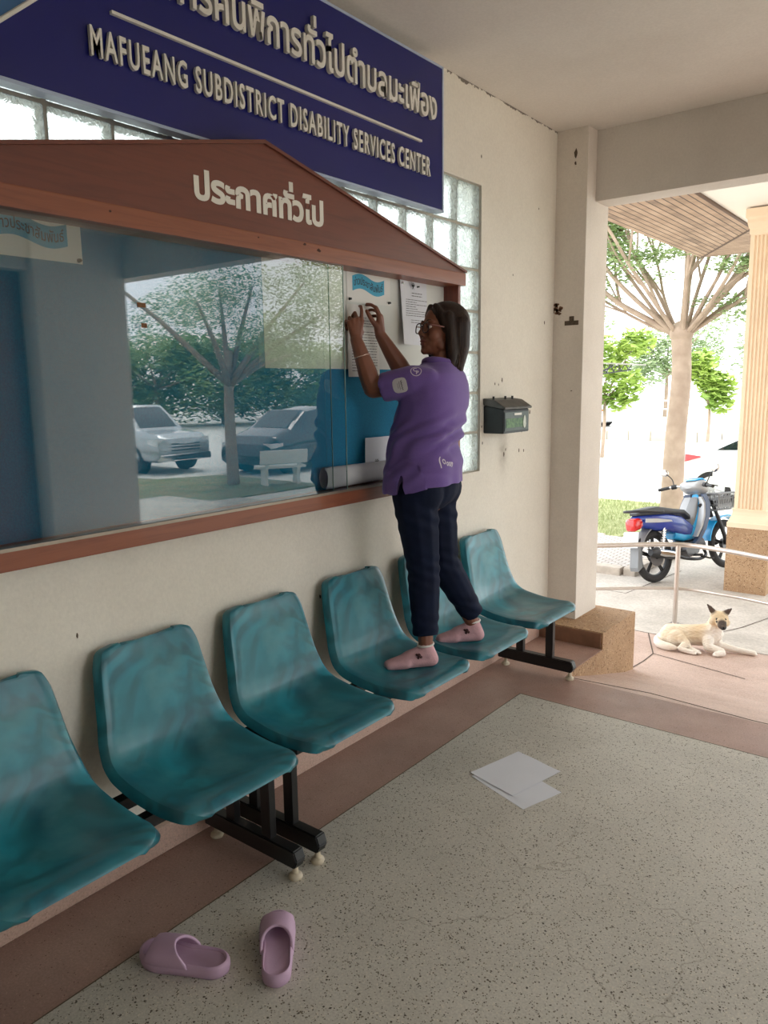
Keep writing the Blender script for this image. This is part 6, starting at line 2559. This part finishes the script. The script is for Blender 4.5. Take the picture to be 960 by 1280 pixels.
t, scr, _ = car('pickup_truck', 'silver pickup truck parked in the yard, mirrored in the cabinet glass', (17.5, 12.6, -0.6), PI, PICK, (1.1, 4.15), 0.37, M_CARS, [((2.1, 2.65), (1.95, 2.7)), ((2.75, 3.35), (2.75, 3.85))], None, (0.0, 0.12, 0.7, 0.95), (5.10, 4.75, 0.72, 0.92), ((0.12, -0.74, 0.62), (1.6, 0.74, 1.3)))
scr(3.4, 4.05)
bm = B()
for z in (0.60, 0.68, 0.76):
    box(bm, (5.10, -0.45, z), (5.17, 0.45, z + 0.04), 0.005)
box(bm, (5.0, -0.78, 0.34), (5.22, 0.78, 0.52), 0.03)
obj('grille', bm, M_CHROME, t)
MPV = [(0.0, 0.42, 0.9, 1.2, 0.74, 0.6), (0.08, 0.30, 0.98, 1.45, 0.84, 0.62), (0.6, 0.2, 1.0, 1.60, 0.88, 0.62), (2.0, 0.18, 0.98, 1.66, 0.90, 0.63), (2.8, 0.18, 0.96, 1.58, 0.90, 0.64), (3.5, 0.18, 0.94, 1.14, 0.90, 0.70), (4.2, 0.2, 0.84, 0.96, 0.88, 0.70), (4.5, 0.26, 0.64, 0.76, 0.80, 0.6), (4.58, 0.36, 0.5, 0.6, 0.66, 0.5)]
t, scr, _ = car('car', 'black car parked beside the concrete bench, mirrored in the cabinet glass', (11.2, 17.6, -0.6), -PI / 2 - 0.12, MPV, (0.85, 3.65), 0.33, M_CARK, [((0.5, 1.2), (0.4, 1.2)), ((1.26, 2.0), (1.26, 2.0)), ((2.06, 2.75), (2.06, 3.2))], None, (0.02, 0.3, 0.9, 1.1), (4.45, 4.05, 0.66, 0.80))
scr(2.85, 3.5)
# concrete bench
o = (8.35, 12.1, -0.6)
t = thing('concrete_bench', 'white concrete garden bench in the yard, mirrored in the cabinet glass', 'bench', o, math.radians(115))
M_CONC = mat('white_concrete', srgb(222, 220, 212), 0.8, var=0.1)
bm = B()
box(bm, (-0.55, -0.2, 0.40), (0.55, 0.2, 0.46), 0.01)
obj('seat', bm, M_CONC, t)
bm = B()
box(bm, (-0.55, -0.03, 0), (0.55, 0.03, 0.30), 0.01, Matrix.Translation((0, 0.24, 0.52)) @ Matrix.Rotation(-0.2, 4, 'X'))
obj('backrest', bm, M_CONC, t)
for x in (-0.38, 0.38):
    bm = B()
    prism(bm, [(-0.18, 0), (0.18, 0), (0.13, 0.2), (0.24, 0.56), (0.18, 0.6), (0.14, 0.40), (-0.16, 0.40), (-0.11, 0.2)], x - 0.04, x + 0.04, 'x')
    obj('leg', bm, M_CONC, t)
# unseen side and back walls of the porch, added to darken its near left
bm = B()
box(bm, (2.95, -3.2, -0.6), (3.15, 0.9, 3.1))
struct('wall_right', bm, M_WALL)
bm = B()
box(bm, (3.0, 3.1, 0.0), (3.06, 3.68, 2.67), 0.004)
struct('added_dark_panel', bm, M_WOODV)  # unseen wood panel added to darken its reflection in the cabinet glass
bm = B()
box(bm, (-2.35, -3.4, -0.6), (3.15, -3.2, 3.24))
struct('wall_back', bm, M_WALL)
